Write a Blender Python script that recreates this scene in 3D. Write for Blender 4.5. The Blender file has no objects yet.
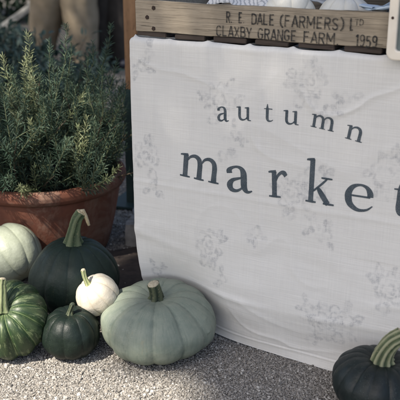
import bpy, bmesh, math, random
import numpy as np
from mathutils import Vector, Matrix, noise
from math import sin, cos, pi, radians, exp, sqrt, hypot, atan2

random.seed(7); rng = np.random.default_rng(7)
S = bpy.context.scene
C = S.collection

# ------------------------------------------------------------ camera, world, sun
cam_d = bpy.data.cameras.new('camera'); cam = bpy.data.objects.new('camera', cam_d); C.objects.link(cam)
cam.location = (0, 0, 1.0); cam.rotation_euler = (radians(90 - 19), 0, 0)
cam_d.sensor_width = 36; cam_d.lens = 72; cam_d.clip_start = .05; cam_d.clip_end = 400
cam_d.dof.use_dof = True; cam_d.dof.focus_distance = 1.95; cam_d.dof.aperture_fstop = 5.6
S.camera = cam
S.render.resolution_x = S.render.resolution_y = 1024

SUN_EL = radians(50); SUN_AZ = (-.74, -.67)            # horizontal direction towards the sun
sv = Vector((SUN_AZ[0] * cos(SUN_EL), SUN_AZ[1] * cos(SUN_EL), sin(SUN_EL))).normalized()
w = bpy.data.worlds.new('World'); S.world = w; w.use_nodes = True
nt = w.node_tree; bgn = nt.nodes['Background']
sky = nt.nodes.new('ShaderNodeTexSky'); sky.sky_type = 'NISHITA'; sky.sun_disc = False
sky.sun_elevation = SUN_EL; sky.sun_rotation = atan2(SUN_AZ[0], SUN_AZ[1])
sky.air_density = 1.0; sky.dust_density = 3.0; sky.ozone_density = 1.0
nt.links.new(sky.outputs[0], bgn.inputs[0]); bgn.inputs[1].default_value = .118
sun_d = bpy.data.lights.new('sun', 'SUN'); sun_d.energy = 5.0; sun_d.angle = radians(.9); sun_d.color = (1, .93, .82)
sun = bpy.data.objects.new('sun', sun_d); C.objects.link(sun)
sun.rotation_euler = sv.to_track_quat('Z', 'Y').to_euler()
S.view_settings.view_transform = 'Standard'; S.view_settings.look = 'None'
S.view_settings.gamma = 1; S.view_settings.use_curve_mapping = False
S.view_settings.exposure = 1.08

# ------------------------------------------------------------ helpers
def tag(o, label=None, cat=None, group=None, kind=None):
    if label: o['label'] = label
    if cat: o['category'] = cat
    if group: o['group'] = group
    if kind: o['kind'] = kind
    return o
def empty(name, loc, rz=0):
    o = bpy.data.objects.new(name, None); C.objects.link(o); o.location = loc; o.rotation_euler = (0, 0, rz)
    o.empty_display_size = .05
    return o
def mesh_obj(name, verts, faces, mat, parent=None, smooth=False, attrs=None):
    me = bpy.data.meshes.new(name); me.from_pydata([tuple(v) for v in verts], [], faces)
    if mat: me.materials.append(mat)
    if smooth: me.polygons.foreach_set('use_smooth', [True] * len(me.polygons))
    if attrs:
        for k, vals in attrs.items():
            a = me.attributes.new(k, 'FLOAT', 'POINT'); a.data.foreach_set('value', list(vals))
    me.update()
    o = bpy.data.objects.new(name, me); C.objects.link(o)
    if parent: o.parent = parent
    return o
def fast_mesh(name, V, Fc, mat, parent=None, smooth=False, attrs=None):
    """V (n,3) array, Fc (m,k) int array of equal-size faces"""
    V = np.asarray(V, dtype=np.float32); Fc = np.asarray(Fc, dtype=np.int32)
    me = bpy.data.meshes.new(name); m, k = Fc.shape
    me.vertices.add(len(V)); me.vertices.foreach_set('co', V.ravel())
    me.loops.add(m * k); me.loops.foreach_set('vertex_index', Fc.ravel())
    me.polygons.add(m); me.polygons.foreach_set('loop_start', np.arange(m, dtype=np.int32) * k)
    me.polygons.foreach_set('use_smooth', np.full(m, smooth))
    if attrs:
        for kk, vals in attrs.items():
            a = me.attributes.new(kk, 'FLOAT', 'POINT'); a.data.foreach_set('value', np.asarray(vals, dtype=np.float32))
    me.update(calc_edges=True); me.validate()
    if mat: me.materials.append(mat)
    o = bpy.data.objects.new(name, me); C.objects.link(o)
    if parent: o.parent = parent
    return o
def bm_obj(name, bm, mat, parent=None, smooth=False, bevel=0, seg=2):
    if bevel:
        bmesh.ops.bevel(bm, geom=[e for e in bm.edges], offset=bevel, segments=seg, affect='EDGES', clamp_overlap=True)
    me = bpy.data.meshes.new(name); bm.to_mesh(me); bm.free()
    if mat: me.materials.append(mat)
    if smooth: me.polygons.foreach_set('use_smooth', [True] * len(me.polygons))
    o = bpy.data.objects.new(name, me); C.objects.link(o)
    if parent: o.parent = parent
    return o
def box_bm(bm, c, s, M=None):
    r = bmesh.ops.create_cube(bm, size=1)
    for v in r['verts']:
        v.co = Vector((v.co.x * s[0] + c[0], v.co.y * s[1] + c[1], v.co.z * s[2] + c[2]))
        if M: v.co = M @ v.co
    return r['verts']
def wobble(o, amp, scale, seed=0, ys=1.0):
    for v in o.data.vertices:
        q = noise.noise_vector(v.co * scale + Vector((seed, seed * 2, 0))) * amp; q.y *= ys; v.co += q
def tube(points, radii, n=10, cap=True, prof=None):
    """loft along points; prof(k) multiplies the radius around the section"""
    V = []; F = []; P = [Vector(p) for p in points]; m = len(P)
    up = Vector((0.13, .99, .05)).normalized()
    for i, p in enumerate(P):
        t = (P[min(i + 1, m - 1)] - P[max(i - 1, 0)]).normalized()
        a = t.cross(up)
        if a.length < .05: a = t.cross(Vector((1, 0, 0)))
        a.normalize(); b = a.cross(t)
        for k in range(n):
            th = 2 * pi * k / n; rr = radii[i] * (prof(k, i) if prof else 1)
            V.append(p + a * cos(th) * rr + b * sin(th) * rr)
    for i in range(m - 1):
        for k in range(n):
            F.append((i * n + k, i * n + (k + 1) % n, (i + 1) * n + (k + 1) % n, (i + 1) * n + k))
    if cap:
        F.append(tuple(range(n))[::-1]); F.append(tuple((m - 1) * n + k for k in range(n)))
    return V, F

# ------------------------------------------------------------ materials
class NM:
    def __init__(s, name, rough=.6, base=None, spec=None):
        s.m = bpy.data.materials.new(name); s.m.use_nodes = True; s.t = s.m.node_tree
        s.b = s.t.nodes['Principled BSDF']; s.b.inputs['Roughness'].default_value = rough
        if base: s.b.inputs['Base Color'].default_value = (*base, 1)
        if spec is not None: s.b.inputs['Specular IOR Level'].default_value = spec
        s.tc = None
    def n(s, typ, **kw):
        x = s.t.nodes.new(typ)
        for k, v in kw.items(): setattr(x, k, v)
        return x
    def l(s, a, b): s.t.links.new(a, b)
    def obj(s):
        if not s.tc: s.tc = s.n('ShaderNodeTexCoord')
        return s.tc.outputs['Object']
    def scale(s, sc):
        mp = s.n('ShaderNodeMapping'); mp.inputs['Scale'].default_value = sc; s.l(s.obj(), mp.inputs['Vector']); return mp.outputs[0]
    def noise(s, sc, detail=4, rough=.5, vec=None, dist=0):
        x = s.n('ShaderNodeTexNoise'); x.inputs['Scale'].default_value = sc; x.inputs['Detail'].default_value = detail
        x.inputs['Roughness'].default_value = rough; x.inputs['Distortion'].default_value = dist
        s.l(vec or s.obj(), x.inputs['Vector']); return x.outputs['Fac']
    def vor(s, sc, feat='F1', out='Distance', vec=None):
        x = s.n('ShaderNodeTexVoronoi'); x.feature = feat; x.inputs['Scale'].default_value = sc
        s.l(vec or s.obj(), x.inputs['Vector']); return x.outputs[out]
    def attr(s, name):
        x = s.n('ShaderNodeAttribute'); x.attribute_name = name; return x.outputs['Fac']
    def ramp(s, fac, stops, interp='LINEAR'):
        x = s.n('ShaderNodeValToRGB'); e = x.color_ramp; e.interpolation = interp
        while len(e.elements) > 1: e.elements.remove(e.elements[0])
        for i, (p, c) in enumerate(stops):
            if isinstance(c, (int, float)): c = (c, c, c)
            el = e.elements[0] if i == 0 else e.elements.new(p)
            el.position = p; el.color = (*c, 1)
        s.l(fac, x.inputs[0]); return x.outputs[0]
    def mix(s, fac, a, b, mode='MIX'):
        x = s.n('ShaderNodeMix', data_type='RGBA', blend_type=mode)
        for i, v in ((0, fac), (6, a), (7, b)):
            if isinstance(v, (int, float)): x.inputs[i].default_value = v if i == 0 else (v, v, v, 1)
            elif isinstance(v, tuple): x.inputs[i].default_value = (*v, 1)
            else: s.l(v, x.inputs[i])
        return x.outputs[2]
    def math(s, op, a, b=0.0):
        x = s.n('ShaderNodeMath', operation=op)
        for i, v in ((0, a), (1, b)):
            if isinstance(v, (int, float)): x.inputs[i].default_value = v
            else: s.l(v, x.inputs[i])
        return x.outputs[0]
    def col(s, c): s.l(c, s.b.inputs['Base Color'])
    def rough(s, c): s.l(c, s.b.inputs['Roughness'])
    def bump(s, h, strength=.3, dist=.002):
        x = s.n('ShaderNodeBump'); x.inputs['Strength'].default_value = strength; x.inputs['Distance'].default_value = dist
        s.l(h, x.inputs['Height']); s.l(x.outputs[0], s.b.inputs['Normal']); return x

def streak(m, f1, f2, detail=5, rough=.65):
    cb = m.n('ShaderNodeCombineXYZ'); m.l(m.math('MULTIPLY', m.attr('lonx'), f1), cb.inputs[0]); m.l(m.math('MULTIPLY', m.attr('lony'), f1), cb.inputs[1]); m.l(m.math('MULTIPLY', m.attr('lat'), f2), cb.inputs[2])
    return m.noise(1, detail, rough, cb.outputs[0], .3)
def mat_skin(name, crest, groove, mott, rough=.45, speck=None, coat=0, speck_amt=.5, bloom=None, scar=(.06, .065, .04)):
    m = NM(name, rough, spec=.28)
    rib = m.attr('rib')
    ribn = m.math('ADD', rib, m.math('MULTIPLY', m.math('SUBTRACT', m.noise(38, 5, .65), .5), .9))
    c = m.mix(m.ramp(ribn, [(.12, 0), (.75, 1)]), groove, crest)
    c = m.mix(m.ramp(m.noise(26, 8, .72), [(.42, 0), (.62, .9)]), c, mott)
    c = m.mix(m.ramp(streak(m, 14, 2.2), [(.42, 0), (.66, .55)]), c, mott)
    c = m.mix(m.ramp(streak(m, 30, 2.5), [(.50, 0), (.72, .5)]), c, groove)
    if bloom: c = m.mix(m.ramp(m.noise(9, 4, .6), [(.4, 0), (.75, .6)]), c, bloom)
    if speck:
        sp = m.ramp(m.vor(260), [(.10, 1), (.22, 0)])
        sp = m.math('MULTIPLY', sp, m.ramp(m.noise(30, 3), [(.45, 0), (.62, speck_amt)]))
        c = m.mix(sp, c, speck)
    scr = m.ramp(m.noise(60, 8, .75, m.scale((1, 1, .25))), [(.61, 0), (.67, .45)])
    c = m.mix(scr, c, scar)
    c = m.mix(m.ramp(m.noise(17, 9, .85, dist=.4), [(.665, 0), (.69, .7)]), c, scar)
    m.col(c)
    m.rough(m.ramp(m.noise(45, 5, .6), [(.3, rough - .09), (.7, rough + .14)]))
    h = m.math('ADD', m.noise(70, 6, .6), m.math('MULTIPLY', m.noise(14, 3), 1.6))
    m.bump(h, .5, .0028)
    if coat: m.b.inputs['Coat Weight'].default_value = coat; m.b.inputs['Coat Roughness'].default_value = .3
    return m.m
def mat_stem(name, a, b, ridge=(.30, .32, .16)):
    m = NM(name, .75)
    c = m.mix(m.ramp(m.noise(60, 6, .65, m.scale((1, 1, .25))), [(.35, 0), (.65, 1)]), a, b)
    c = m.mix(m.ramp(m.attr('ridge'), [(.45, 0), (1.0, .75)]), c, ridge)
    c = m.mix(m.ramp(m.noise(240, 4, .7), [(.60, 0), (.68, .6)]), c, (.34, .27, .16))
    m.col(c); m.bump(m.noise(170, 6, .7, m.scale((1, 1, .3))), .6, .002)
    return m.m
def mat_wood(name, a, b, c3, sc=(3, 40, 40), rough=.8, knots=True):
    m = NM(name, rough, spec=.25)
    g = m.noise(1.6, 8, .62, m.scale(sc), dist=.6)
    c = m.mix(m.ramp(g, [(.32, 0), (.68, 1)]), a, b)
    fine = m.noise(5, 6, .7, m.scale((sc[0] * 2, sc[1] * 4, sc[2] * 4)))
    c = m.mix(m.ramp(fine, [(.52, 0), (.72, .6)]), c, c3)
    st = m.ramp(m.noise(9, 5, .6), [(.5, 0), (.75, .45)])
    c = m.mix(st, c, c3)
    ck = m.ramp(m.noise(3.2, 6, .6, m.scale((sc[0] * .5, sc[1] * 1.4, sc[2] * 1.4)), dist=1.2), [(.34, 1), (.40, 0)])
    c = m.mix(m.math('MULTIPLY', ck, .75), c, tuple(q * .35 for q in c3))
    kn = m.vor(7, vec=m.scale((1, 1, 2.2)))
    c = m.mix(m.ramp(kn, [(.05, .8), (.13, 0)]), c, tuple(q * .5 for q in c3))
    m.col(c); m.bump(m.math('SUBTRACT', m.math('ADD', g, m.math('MULTIPLY', fine, .6)), ck), .6, .0016)
    return m.m
def mat_plain(name, a, b=None, sc=30, rough=.7, bump=.2, bs=120, spec=.4):
    m = NM(name, rough, spec=spec); b = b or tuple(x * .7 for x in a)
    m.col(m.mix(m.ramp(m.noise(sc, 6, .6), [(.35, 0), (.68, 1)]), a, b))
    if bump: m.bump(m.noise(bs, 5, .65), bump, .0015)
    return m.m

# ------------------------------------------------------------ setting: ground
def ground_mat(name, stone=False):
    m = NM(name, .92, spec=.2)
    if stone:
        r = m.attr('rnd')
        c = m.ramp(r, [(0, (.13, .12, .108)), (.12, (.17, .158, .14)), (.32, (.25, .232, .21)), (.5, (.295, .275, .25)), (.68, (.25, .225, .19)), (.84, (.34, .32, .29)), (1, (.50, .475, .435))], 'LINEAR')
        c = m.mix(m.ramp(m.noise(600, 3), [(.4, 0), (.7, .35)]), c, (.14, .13, .12))
        m.col(c); m.bump(m.noise(900, 3), .3, .0005)
    else:
        v = m.vor(190, out='Color'); x = m.n('ShaderNodeSeparateColor'); m.l(v, x.inputs[0])
        c = m.ramp(x.outputs[0], [(0, (.09, .085, .08)), (.3, (.19, .178, .16)), (.7, (.27, .25, .22)), (1, (.42, .40, .36))])
        d = m.vor(190)
        c = m.mix(m.ramp(d, [(.35, 0), (.7, .8)]), c, (.09, .08, .068))
        c = m.mix(m.ramp(m.noise(2.2, 5, .6), [(.4, 0), (.7, .45)]), c, (.14, .118, .095))
        m.col(c); m.bump(m.math('SUBTRACT', m.noise(60, 4), m.math('MULTIPLY', d, 1.2)), .9, .005)
    return m.m
M_ground = ground_mat('gravel_bed'); M_stone = ground_mat('gravel_stone', True)
def gz(x, y):
    return noise.noise(Vector((x * 3, y * 3, 1))) * .004 + noise.noise(Vector((x * 14, y * 14, 5))) * .0022
# near, finely modelled sheet inside a large sheet: one mesh
xs = np.concatenate([[-120, -60, -25, -10, -5, -3], np.linspace(-2, 2, 161), [3, 5, 10, 25, 60, 120]])
ys = np.concatenate([[-120, -60, -20, -6, -2, 0], np.linspace(.8, 4.4, 145), [5, 6, 8, 11, 15, 25, 60, 120]])
V = []; nx = len(xs)
for y in ys:
    for x in xs:
        V.append((x, y, gz(x, y) if abs(x) <= 2 and .8 <= y <= 4.4 else 0))
F = [(j * nx + i, j * nx + i + 1, (j + 1) * nx + i + 1, (j + 1) * nx + i) for j in range(len(ys) - 1) for i in range(nx - 1)]
tag(mesh_obj('ground', V, F, M_ground, smooth=True), kind='structure')

M_dark_sheet = mat_plain('dark_brown_ground', (.045, .033, .027), (.022, .017, .014), 50, .95, .9, 160)  # dark brown sheet laid over the ground below the table
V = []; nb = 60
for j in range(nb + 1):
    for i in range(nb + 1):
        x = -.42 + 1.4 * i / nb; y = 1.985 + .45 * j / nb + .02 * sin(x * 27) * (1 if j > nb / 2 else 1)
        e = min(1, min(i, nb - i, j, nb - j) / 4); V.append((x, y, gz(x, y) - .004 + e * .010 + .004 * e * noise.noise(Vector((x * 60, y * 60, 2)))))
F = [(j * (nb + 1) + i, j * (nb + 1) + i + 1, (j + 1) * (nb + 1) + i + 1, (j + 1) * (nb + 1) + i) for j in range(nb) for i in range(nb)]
tag(mesh_obj('dark_ground_sheet', V, F, M_dark_sheet, smooth=True), kind='structure')

# frame of the draped table: origin at its near left foot, u along the front, d backwards
P0 = Vector((-.157, 1.907, 0)); U = Vector((.882, -.471, 0)).normalized(); B = Vector((.471, .882, 0)).normalized()
def W(u, d, z): return P0 + U * u + B * d + Vector((0, 0, z))
TR = Matrix(((U.x, B.x, 0, P0.x), (U.y, B.y, 0, P0.y), (0, 0, 1, 0), (0, 0, 0, 1)))   # table space to world

# ---- loose gravel: thousands of small stones, one object
def pebbles():
    base_v = []
    t = (1 + 5 ** .5) / 2
    iv = np.array([(-1, t, 0), (1, t, 0), (-1, -t, 0), (1, -t, 0), (0, -1, t), (0, 1, t), (0, -1, -t), (0, 1, -t), (t, 0, -1), (t, 0, 1), (-t, 0, -1), (-t, 0, 1)]) / 1.902
    ifc = np.array([(0, 11, 5), (0, 5, 1), (0, 1, 7), (0, 7, 10), (0, 10, 11), (1, 5, 9), (5, 11, 4), (11, 10, 2), (10, 7, 6), (7, 1, 8), (3, 9, 4), (3, 4, 2), (3, 2, 6), (3, 6, 8), (3, 8, 9), (4, 9, 5), (2, 4, 11), (6, 2, 10), (8, 6, 7), (9, 8, 1)])
    pts = []
    N1 = 200000
    x = rng.uniform(-.72, .75, N1); y = rng.uniform(1.33, 2.05, N1)
    u = (x - P0.x) * U.x + (y - P0.y) * U.y; d = (x - P0.x) * B.x + (y - P0.y) * B.y
    keep = ~((u > .03) & (d > .04)) & (np.abs(x) < y * .36) & ~((y > 1.99 + .02 * np.sin(x * 30)) & (x > -.42))
    x, y = x[keep], y[keep]
    s = np.clip(rng.lognormal(math.log(.00128), .42, len(x)), .0008, .0050)
    x2 = rng.uniform(-1.2, .1, 26000); y2 = rng.uniform(2.0, 5.6, 26000); k2 = (x2 > -y2 * .3) & ~((y2 < 2.43 + .02 * np.sin(x2 * 25)) & (x2 > -.42) & (y2 > 1.97) & (rng.uniform(0, 1, 26000) < .6)); x2 = x2[k2]; y2 = y2[k2]
    big_ = rng.uniform(0, 1, len(s)) < .006; s = np.where(big_, s * 1.8, s)
    s2 = np.clip(rng.lognormal(math.log(.0034), .35, len(x2)), .0015, .009)
    x = np.concatenate([x, x2]); y = np.concatenate([y, y2]); s = np.concatenate([s, s2]); n = len(x)
    z = np.array([gz(a, b) if abs(a) < 2 and b < 4.4 else 0 for a, b in zip(x, y)]) + s * rng.uniform(.05, .75, n)
    ang = rng.uniform(0, 2 * pi, n); tilt = rng.uniform(-.6, .6, n)
    sx = s * rng.uniform(.8, 1.5, n); sy = s * rng.uniform(.7, 1.15, n); sz = s * rng.uniform(.5, .95, n)
    v = iv[None] * (1 + rng.uniform(-.25, .25, (n, 12, 1)))
    v = v * np.stack([sx, sy, sz], 1)[:, None, :]
    ct, st = np.cos(tilt)[:, None], np.sin(tilt)[:, None]
    vx, vz = v[..., 0] * ct - v[..., 2] * st, v[..., 0] * st + v[..., 2] * ct
    ca, sa = np.cos(ang)[:, None], np.sin(ang)[:, None]
    X = vx * ca - v[..., 1] * sa + x[:, None]; Y = vx * sa + v[..., 1] * ca + y[:, None]; Z = vz + z[:, None]
    VV = np.stack([X, Y, Z], -1).reshape(-1, 3)
    FF = (ifc[None] + (np.arange(n) * 12)[:, None, None]).reshape(-1, 3)
    rr = np.repeat(rng.uniform(0, 1, n), 12)
    o = fast_mesh('gravel', VV, FF, M_stone, attrs={'rnd': rr})
    tag(o, 'fine pale grey and tan gravel strewn over the ground', 'gravel', kind='stuff')
pebbles()

# ------------------------------------------------------------ folding table and its linen cloth
H = .748; TW = 1.22; TD = .62
M_tbl = mat_wood('table_wood', (.30, .21, .12), (.22, .15, .09), (.12, .08, .05))
tb = empty('market_table', W(.02 + TW / 2, .02 + TD / 2, 0), math.atan2(U.y, U.x))
tag(tb, 'wooden table hidden under the printed linen cloth', 'table')
bm = bmesh.new(); box_bm(bm, (0, 0, H - .018), (TW - .06, TD - .06, .028)); bm_obj('tabletop', bm, M_tbl, tb, bevel=.003)
for sx in (-1, 1):
    for sy in (-1, 1):
        bm = bmesh.new(); box_bm(bm, (sx * (TW / 2 - .09), sy * (TD / 2 - .09), (H - .034) / 2), (.045, .045, H - .034)); bm_obj('leg', bm, M_tbl, tb, bevel=.003)

def cloth_off(u, v):
    """outward displacement of the front of the cloth at (u, v)"""
    o = 0.0
    cr = .150 - .10 * u + .14 * u * u - .02 * exp(-(u / .05) ** 2)      # the crease sweeping across the lower cloth
    t = v - cr
    o += (.013 + .005 * noise.noise(Vector((u * 4, 1, 1)))) * exp(-(t / (.11 if t > 0 else .05)) ** 2)
    o += (.0022 + .004 * noise.noise(Vector((u * 6, 5, 1)))) * exp(-(t / .009) ** 2)
    o += .0030 * exp(-((v - .085 - .12 * u + .04 * sin(u * 7)) / .010) ** 2) * max(0, sin(u * 9 + 1))
    o += .0028 * exp(-((v - .26 + .22 * u) / .014) ** 2) * max(0, 1 - u * 3.2)
    o += -.006 * exp(-((v - .03) / .05) ** 2)
    o += .0022 * sin(5.2 * u + 2 * v) * sin(3.5 * v + .4)
    for (a_, k_, c_, w_, h_) in ((.9, .55, .62, .012, .0016), (-.7, .70, .50, .010, .0014), (.35, .28, .30, .011, .0018), (-.25, .36, .22, .009, .0020), (1.6, -.35, .40, .013, .0014), (-1.1, .95, .33, .011, .0016)):
        q = v - k_ - a_ * (u - c_) * .35 - .012 * sin(u * 13 + k_ * 20); o += h_ * exp(-(q / w_) ** 2) * max(0, noise.noise(Vector((u * 4 + k_ * 9, k_ * 5, 2))) * 2.2)
    rg = noise.noise(Vector((u * 2.6 + v * 1.1, v * 3.1 - u, 11))); mk = max(0, noise.noise(Vector((u * 3, v * 4, 21))) + .25)
    o += .0019 * max(0, 1 - abs(rg) * 16) ** 1.5 * mk * 2
    rg = noise.noise(Vector((u * 5.2 - v * 3, v * 4.4 + u * 2, 31))); mk = max(0, noise.noise(Vector((u * 4, v * 4, 41))) + .15)
    o += .0018 * max(0, 1 - abs(rg) * 12) ** 1.5 * mk * 2
    o += .0011 * exp(-((v - .026) / .0022) ** 2) - .0006 * exp(-((v - .031) / .002) ** 2)
    n = noise.noise(Vector((u * 3.2, v * 2.0, 3))) * .006 + noise.noise(Vector((u * 7 + v * 3, v * 6, 8))) * .0028
    n2 = noise.noise(Vector((u * 10 - v * 6, v * 22 + u * 5, 2)))
    o += n * (1 - .3 * v) + n2 * .0016 * (1.2 if v < .3 else .5)
    o += .0012 * exp(-((u - .335 - .01 * sin(v * 9)) / .006) ** 2) + .0010 * exp(-((v - .395) / .006) ** 2)   # ironed fold lines
    # lies against the pale blue squash
    o -= .066 * exp(-((u - .10) / .12) ** 2) * exp(-((v - .07) / .13) ** 2) * (1 if v < .07 else 1)
    # little pulls under the crate
    o += .0016 * exp(-((H - v) / .06) ** 2) * sin(u * 46)
    # flare of the hem
    o += .006 * exp(-(v / .03) ** 2) * sin(u * 11 + 1.2)
    return o
LF = -.010
def front_pt(u, v, off=0.0):
    hem = .004 + .004 * sin(u * 9)
    vv = v if v > hem else hem
    return W(u + LF * 0, -cloth_off(u, vv) - off, vv)
m = NM('linen', .92, spec=.15)
uvn = m.n('ShaderNodeUVMap'); uvn.uv_map = 'UVMap'
mpa = m.n('ShaderNodeMapping'); mpa.inputs['Scale'].default_value = (10, 700, 1); m.l(uvn.outputs[0], mpa.inputs[0])
mpb = m.n('ShaderNodeMapping'); mpb.inputs['Scale'].default_value = (620, 12, 1); m.l(uvn.outputs[0], mpb.inputs[0])
wa = m.noise(1, 2, .5, mpa.outputs[0]); wb = m.noise(1, 2, .5, mpb.outputs[0])
mpc = m.n('ShaderNodeMapping'); mpc.inputs['Scale'].default_value = (7, 300, 1); m.l(uvn.outputs[0], mpc.inputs[0])
mpd = m.n('ShaderNodeMapping'); mpd.inputs['Scale'].default_value = (330, 6, 1); m.l(uvn.outputs[0], mpd.inputs[0])
sl = m.math('ADD', m.noise(1, 3, .6, mpc.outputs[0]), m.math('MULTIPLY', m.noise(1, 3, .6, mpd.outputs[0]), .6))
c = m.mix(m.ramp(sl, [(.55, 0), (1.05, 1)]), (.70, .68, .64), (.635, .615, .578))
c = m.mix(m.ramp(m.math('ADD', wa, wb), [(.75, .24), (1.05, 0)]), c, (.56, .545, .52))
c = m.mix(m.ramp(m.noise(5, 5, .6), [(.45, 0), (.8, .25)]), c, (.60, .585, .55))
pf = m.math('MULTIPLY', m.attr('print'), m.ramp(m.noise(85, 6, .8), [(.40, .10), (.58, 1)]))
pf = m.math('MULTIPLY', pf, m.ramp(m.math('ADD', wa, wb), [(.8, 1), (1.15, .55)]))
c = m.mix(m.math('MULTIPLY', pf, .82), c, (.27, .275, .29))
m.col(c); m.bump(m.math('ADD', m.math('ADD', wa, wb), m.math('MULTIPLY', sl, .8)), .5, .0009)
m.b.inputs['Sheen Weight'].default_value = .15
M_linen = m.m

def cr_spline(pts, n=8):
    P = [np.array(p, float) for p in pts]; P = [2 * P[0] - P[1]] + P + [2 * P[-1] - P[-2]]; out = []
    for i in range(1, len(P) - 2):
        for k in range(n):
            t = k / n
            out.append(.5 * ((2 * P[i]) + (-P[i - 1] + P[i + 1]) * t + (2 * P[i - 1] - 5 * P[i] + 4 * P[i + 1] - P[i + 2]) * t * t + (-P[i - 1] + 3 * P[i] - 3 * P[i + 1] + P[i + 2]) * t ** 3))
    out.append(P[-2]); return out
# faded rose print: a coverage value per point of the cloth's pattern
def motif(seed, kind):
    R = random.Random(seed); out = []
    def petals(cx, cy, r, rings):
        for k in range(rings):
            rr = r * (k + .7) / rings; n = 3 + k * 2; ph = R.uniform(0, 6)
            for i in range(n):
                a0 = ph + i * 2 * pi / n; span = 2 * pi / n * R.uniform(.6, 1.15); pts = []
                for j in range(6):
                    a = a0 + span * j / 5; q = rr * (1 + .28 * sin(pi * j / 5) + R.uniform(-.07, .07))
                    pts.append((cx + q * cos(a), cy + q * sin(a), R.uniform(.002, .011) * (1 if 0 < j < 5 else .4)))
                out.append(pts)
    def leaf(cx, cy, a, L):
        for s in (-1, 1):
            pts = [(cx + cos(a) * L * t - sin(a) * s * L * .24 * sin(pi * t), cy + sin(a) * L * t + cos(a) * s * L * .24 * sin(pi * t), R.uniform(.002, .009)) for t in np.linspace(0, 1, 6)]
            out.append(pts)
        for t in ():
            for s in (-1, 1):
                bx, by = cx + cos(a) * L * t, cy + sin(a) * L * t
                out.append([(bx, by, .001), (bx + cos(a + s * .8) * L * .12, by + sin(a + s * .8) * L * .12, .001), (bx + cos(a + s * .8) * L * .22, by + sin(a + s * .8) * L * .22, .0008)])
    if kind == 0:      # full rose with leaves
        petals(0, 0, .026, 3); petals(R.uniform(-.03, .03), -.036, .012, 1)
        for i in range(7): a = R.uniform(0, 6.28); leaf(cos(a) * .028, sin(a) * .026, a + R.uniform(-.5, .5), R.uniform(.012, .024))
    else:              # small spray
        petals(0, 0, .010, 1)
        for i in range(4): a = R.uniform(0, 6.28); leaf(cos(a) * .014, sin(a) * .014, a + R.uniform(-.6, .6), R.uniform(.010, .019))
    return out
MOT = [(.030, .464, 0), (.050, .391, 1), (.045, .712, 1), (.020, .683, 1), (.2347, .622, 0), (.2713, .545, 1), (.238, .49, 1), (.2056, .262, 0), (.245, .18, 1), (.4443, .684, 0), (.5236, .655, 1), (.49, .625, 1),
       (.410, .425, 0), (.462, .455, 0), (.4715, .357, 1), (.502, .343, 1), (.628, .505, 0), (.655, .245, 0), (.505, .118, 0), (.545, .142, 0), (.47, .158, 1), (.85, .62, 0), (.85, .3, 0), (1.05, .45, 0), (1.05, .12, 0), (1.05, .68, 0), (.66, .69, 1), (.33, .02 + .3, 1), (.04, .15, 1)]
GX, GY, GS = 680, 400, .0019
PRT = np.zeros((GY, GX), np.float32)
def stamp_print():
    R = random.Random(3)
    for i, (mu, mv, kd) in enumerate(MOT):
        for stq in motif(40 + i, kd):
            tone = R.choice((.25, .4, .6, .8, 1.0)); P_ = cr_spline(stq, 6)
            for q in P_:
                u = mu + q[0] * 1.2 + .02; v = mv + q[1] * 1.3; rr = max(q[2] * .5, .0010)
                i0, j0 = int(u / GS), int(v / GS); k = int(rr / GS) + 2
                for jj in range(max(0, j0 - k), min(GY, j0 + k + 1)):
                    for ii in range(max(0, i0 - k), min(GX, i0 + k + 1)):
                        d_ = hypot(ii * GS - u, jj * GS - v); c_ = tone * min(1, max(0, (rr + .0013 - d_) / .0022))
                        if c_ > PRT[jj, ii]: PRT[jj, ii] = c_
def prt_at(u, v):
    x = min(max((u + .02) / GS, 0), GX - 2); y = min(max(v / GS, 0), GY - 2); i, j = int(x), int(y); a, b = x - i, y - j
    return float(PRT[j, i] * (1 - a) * (1 - b) + PRT[j, i + 1] * a * (1 - b) + PRT[j + 1, i] * (1 - a) * b + PRT[j + 1, i + 1] * a * b)
stamp_print()
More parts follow.
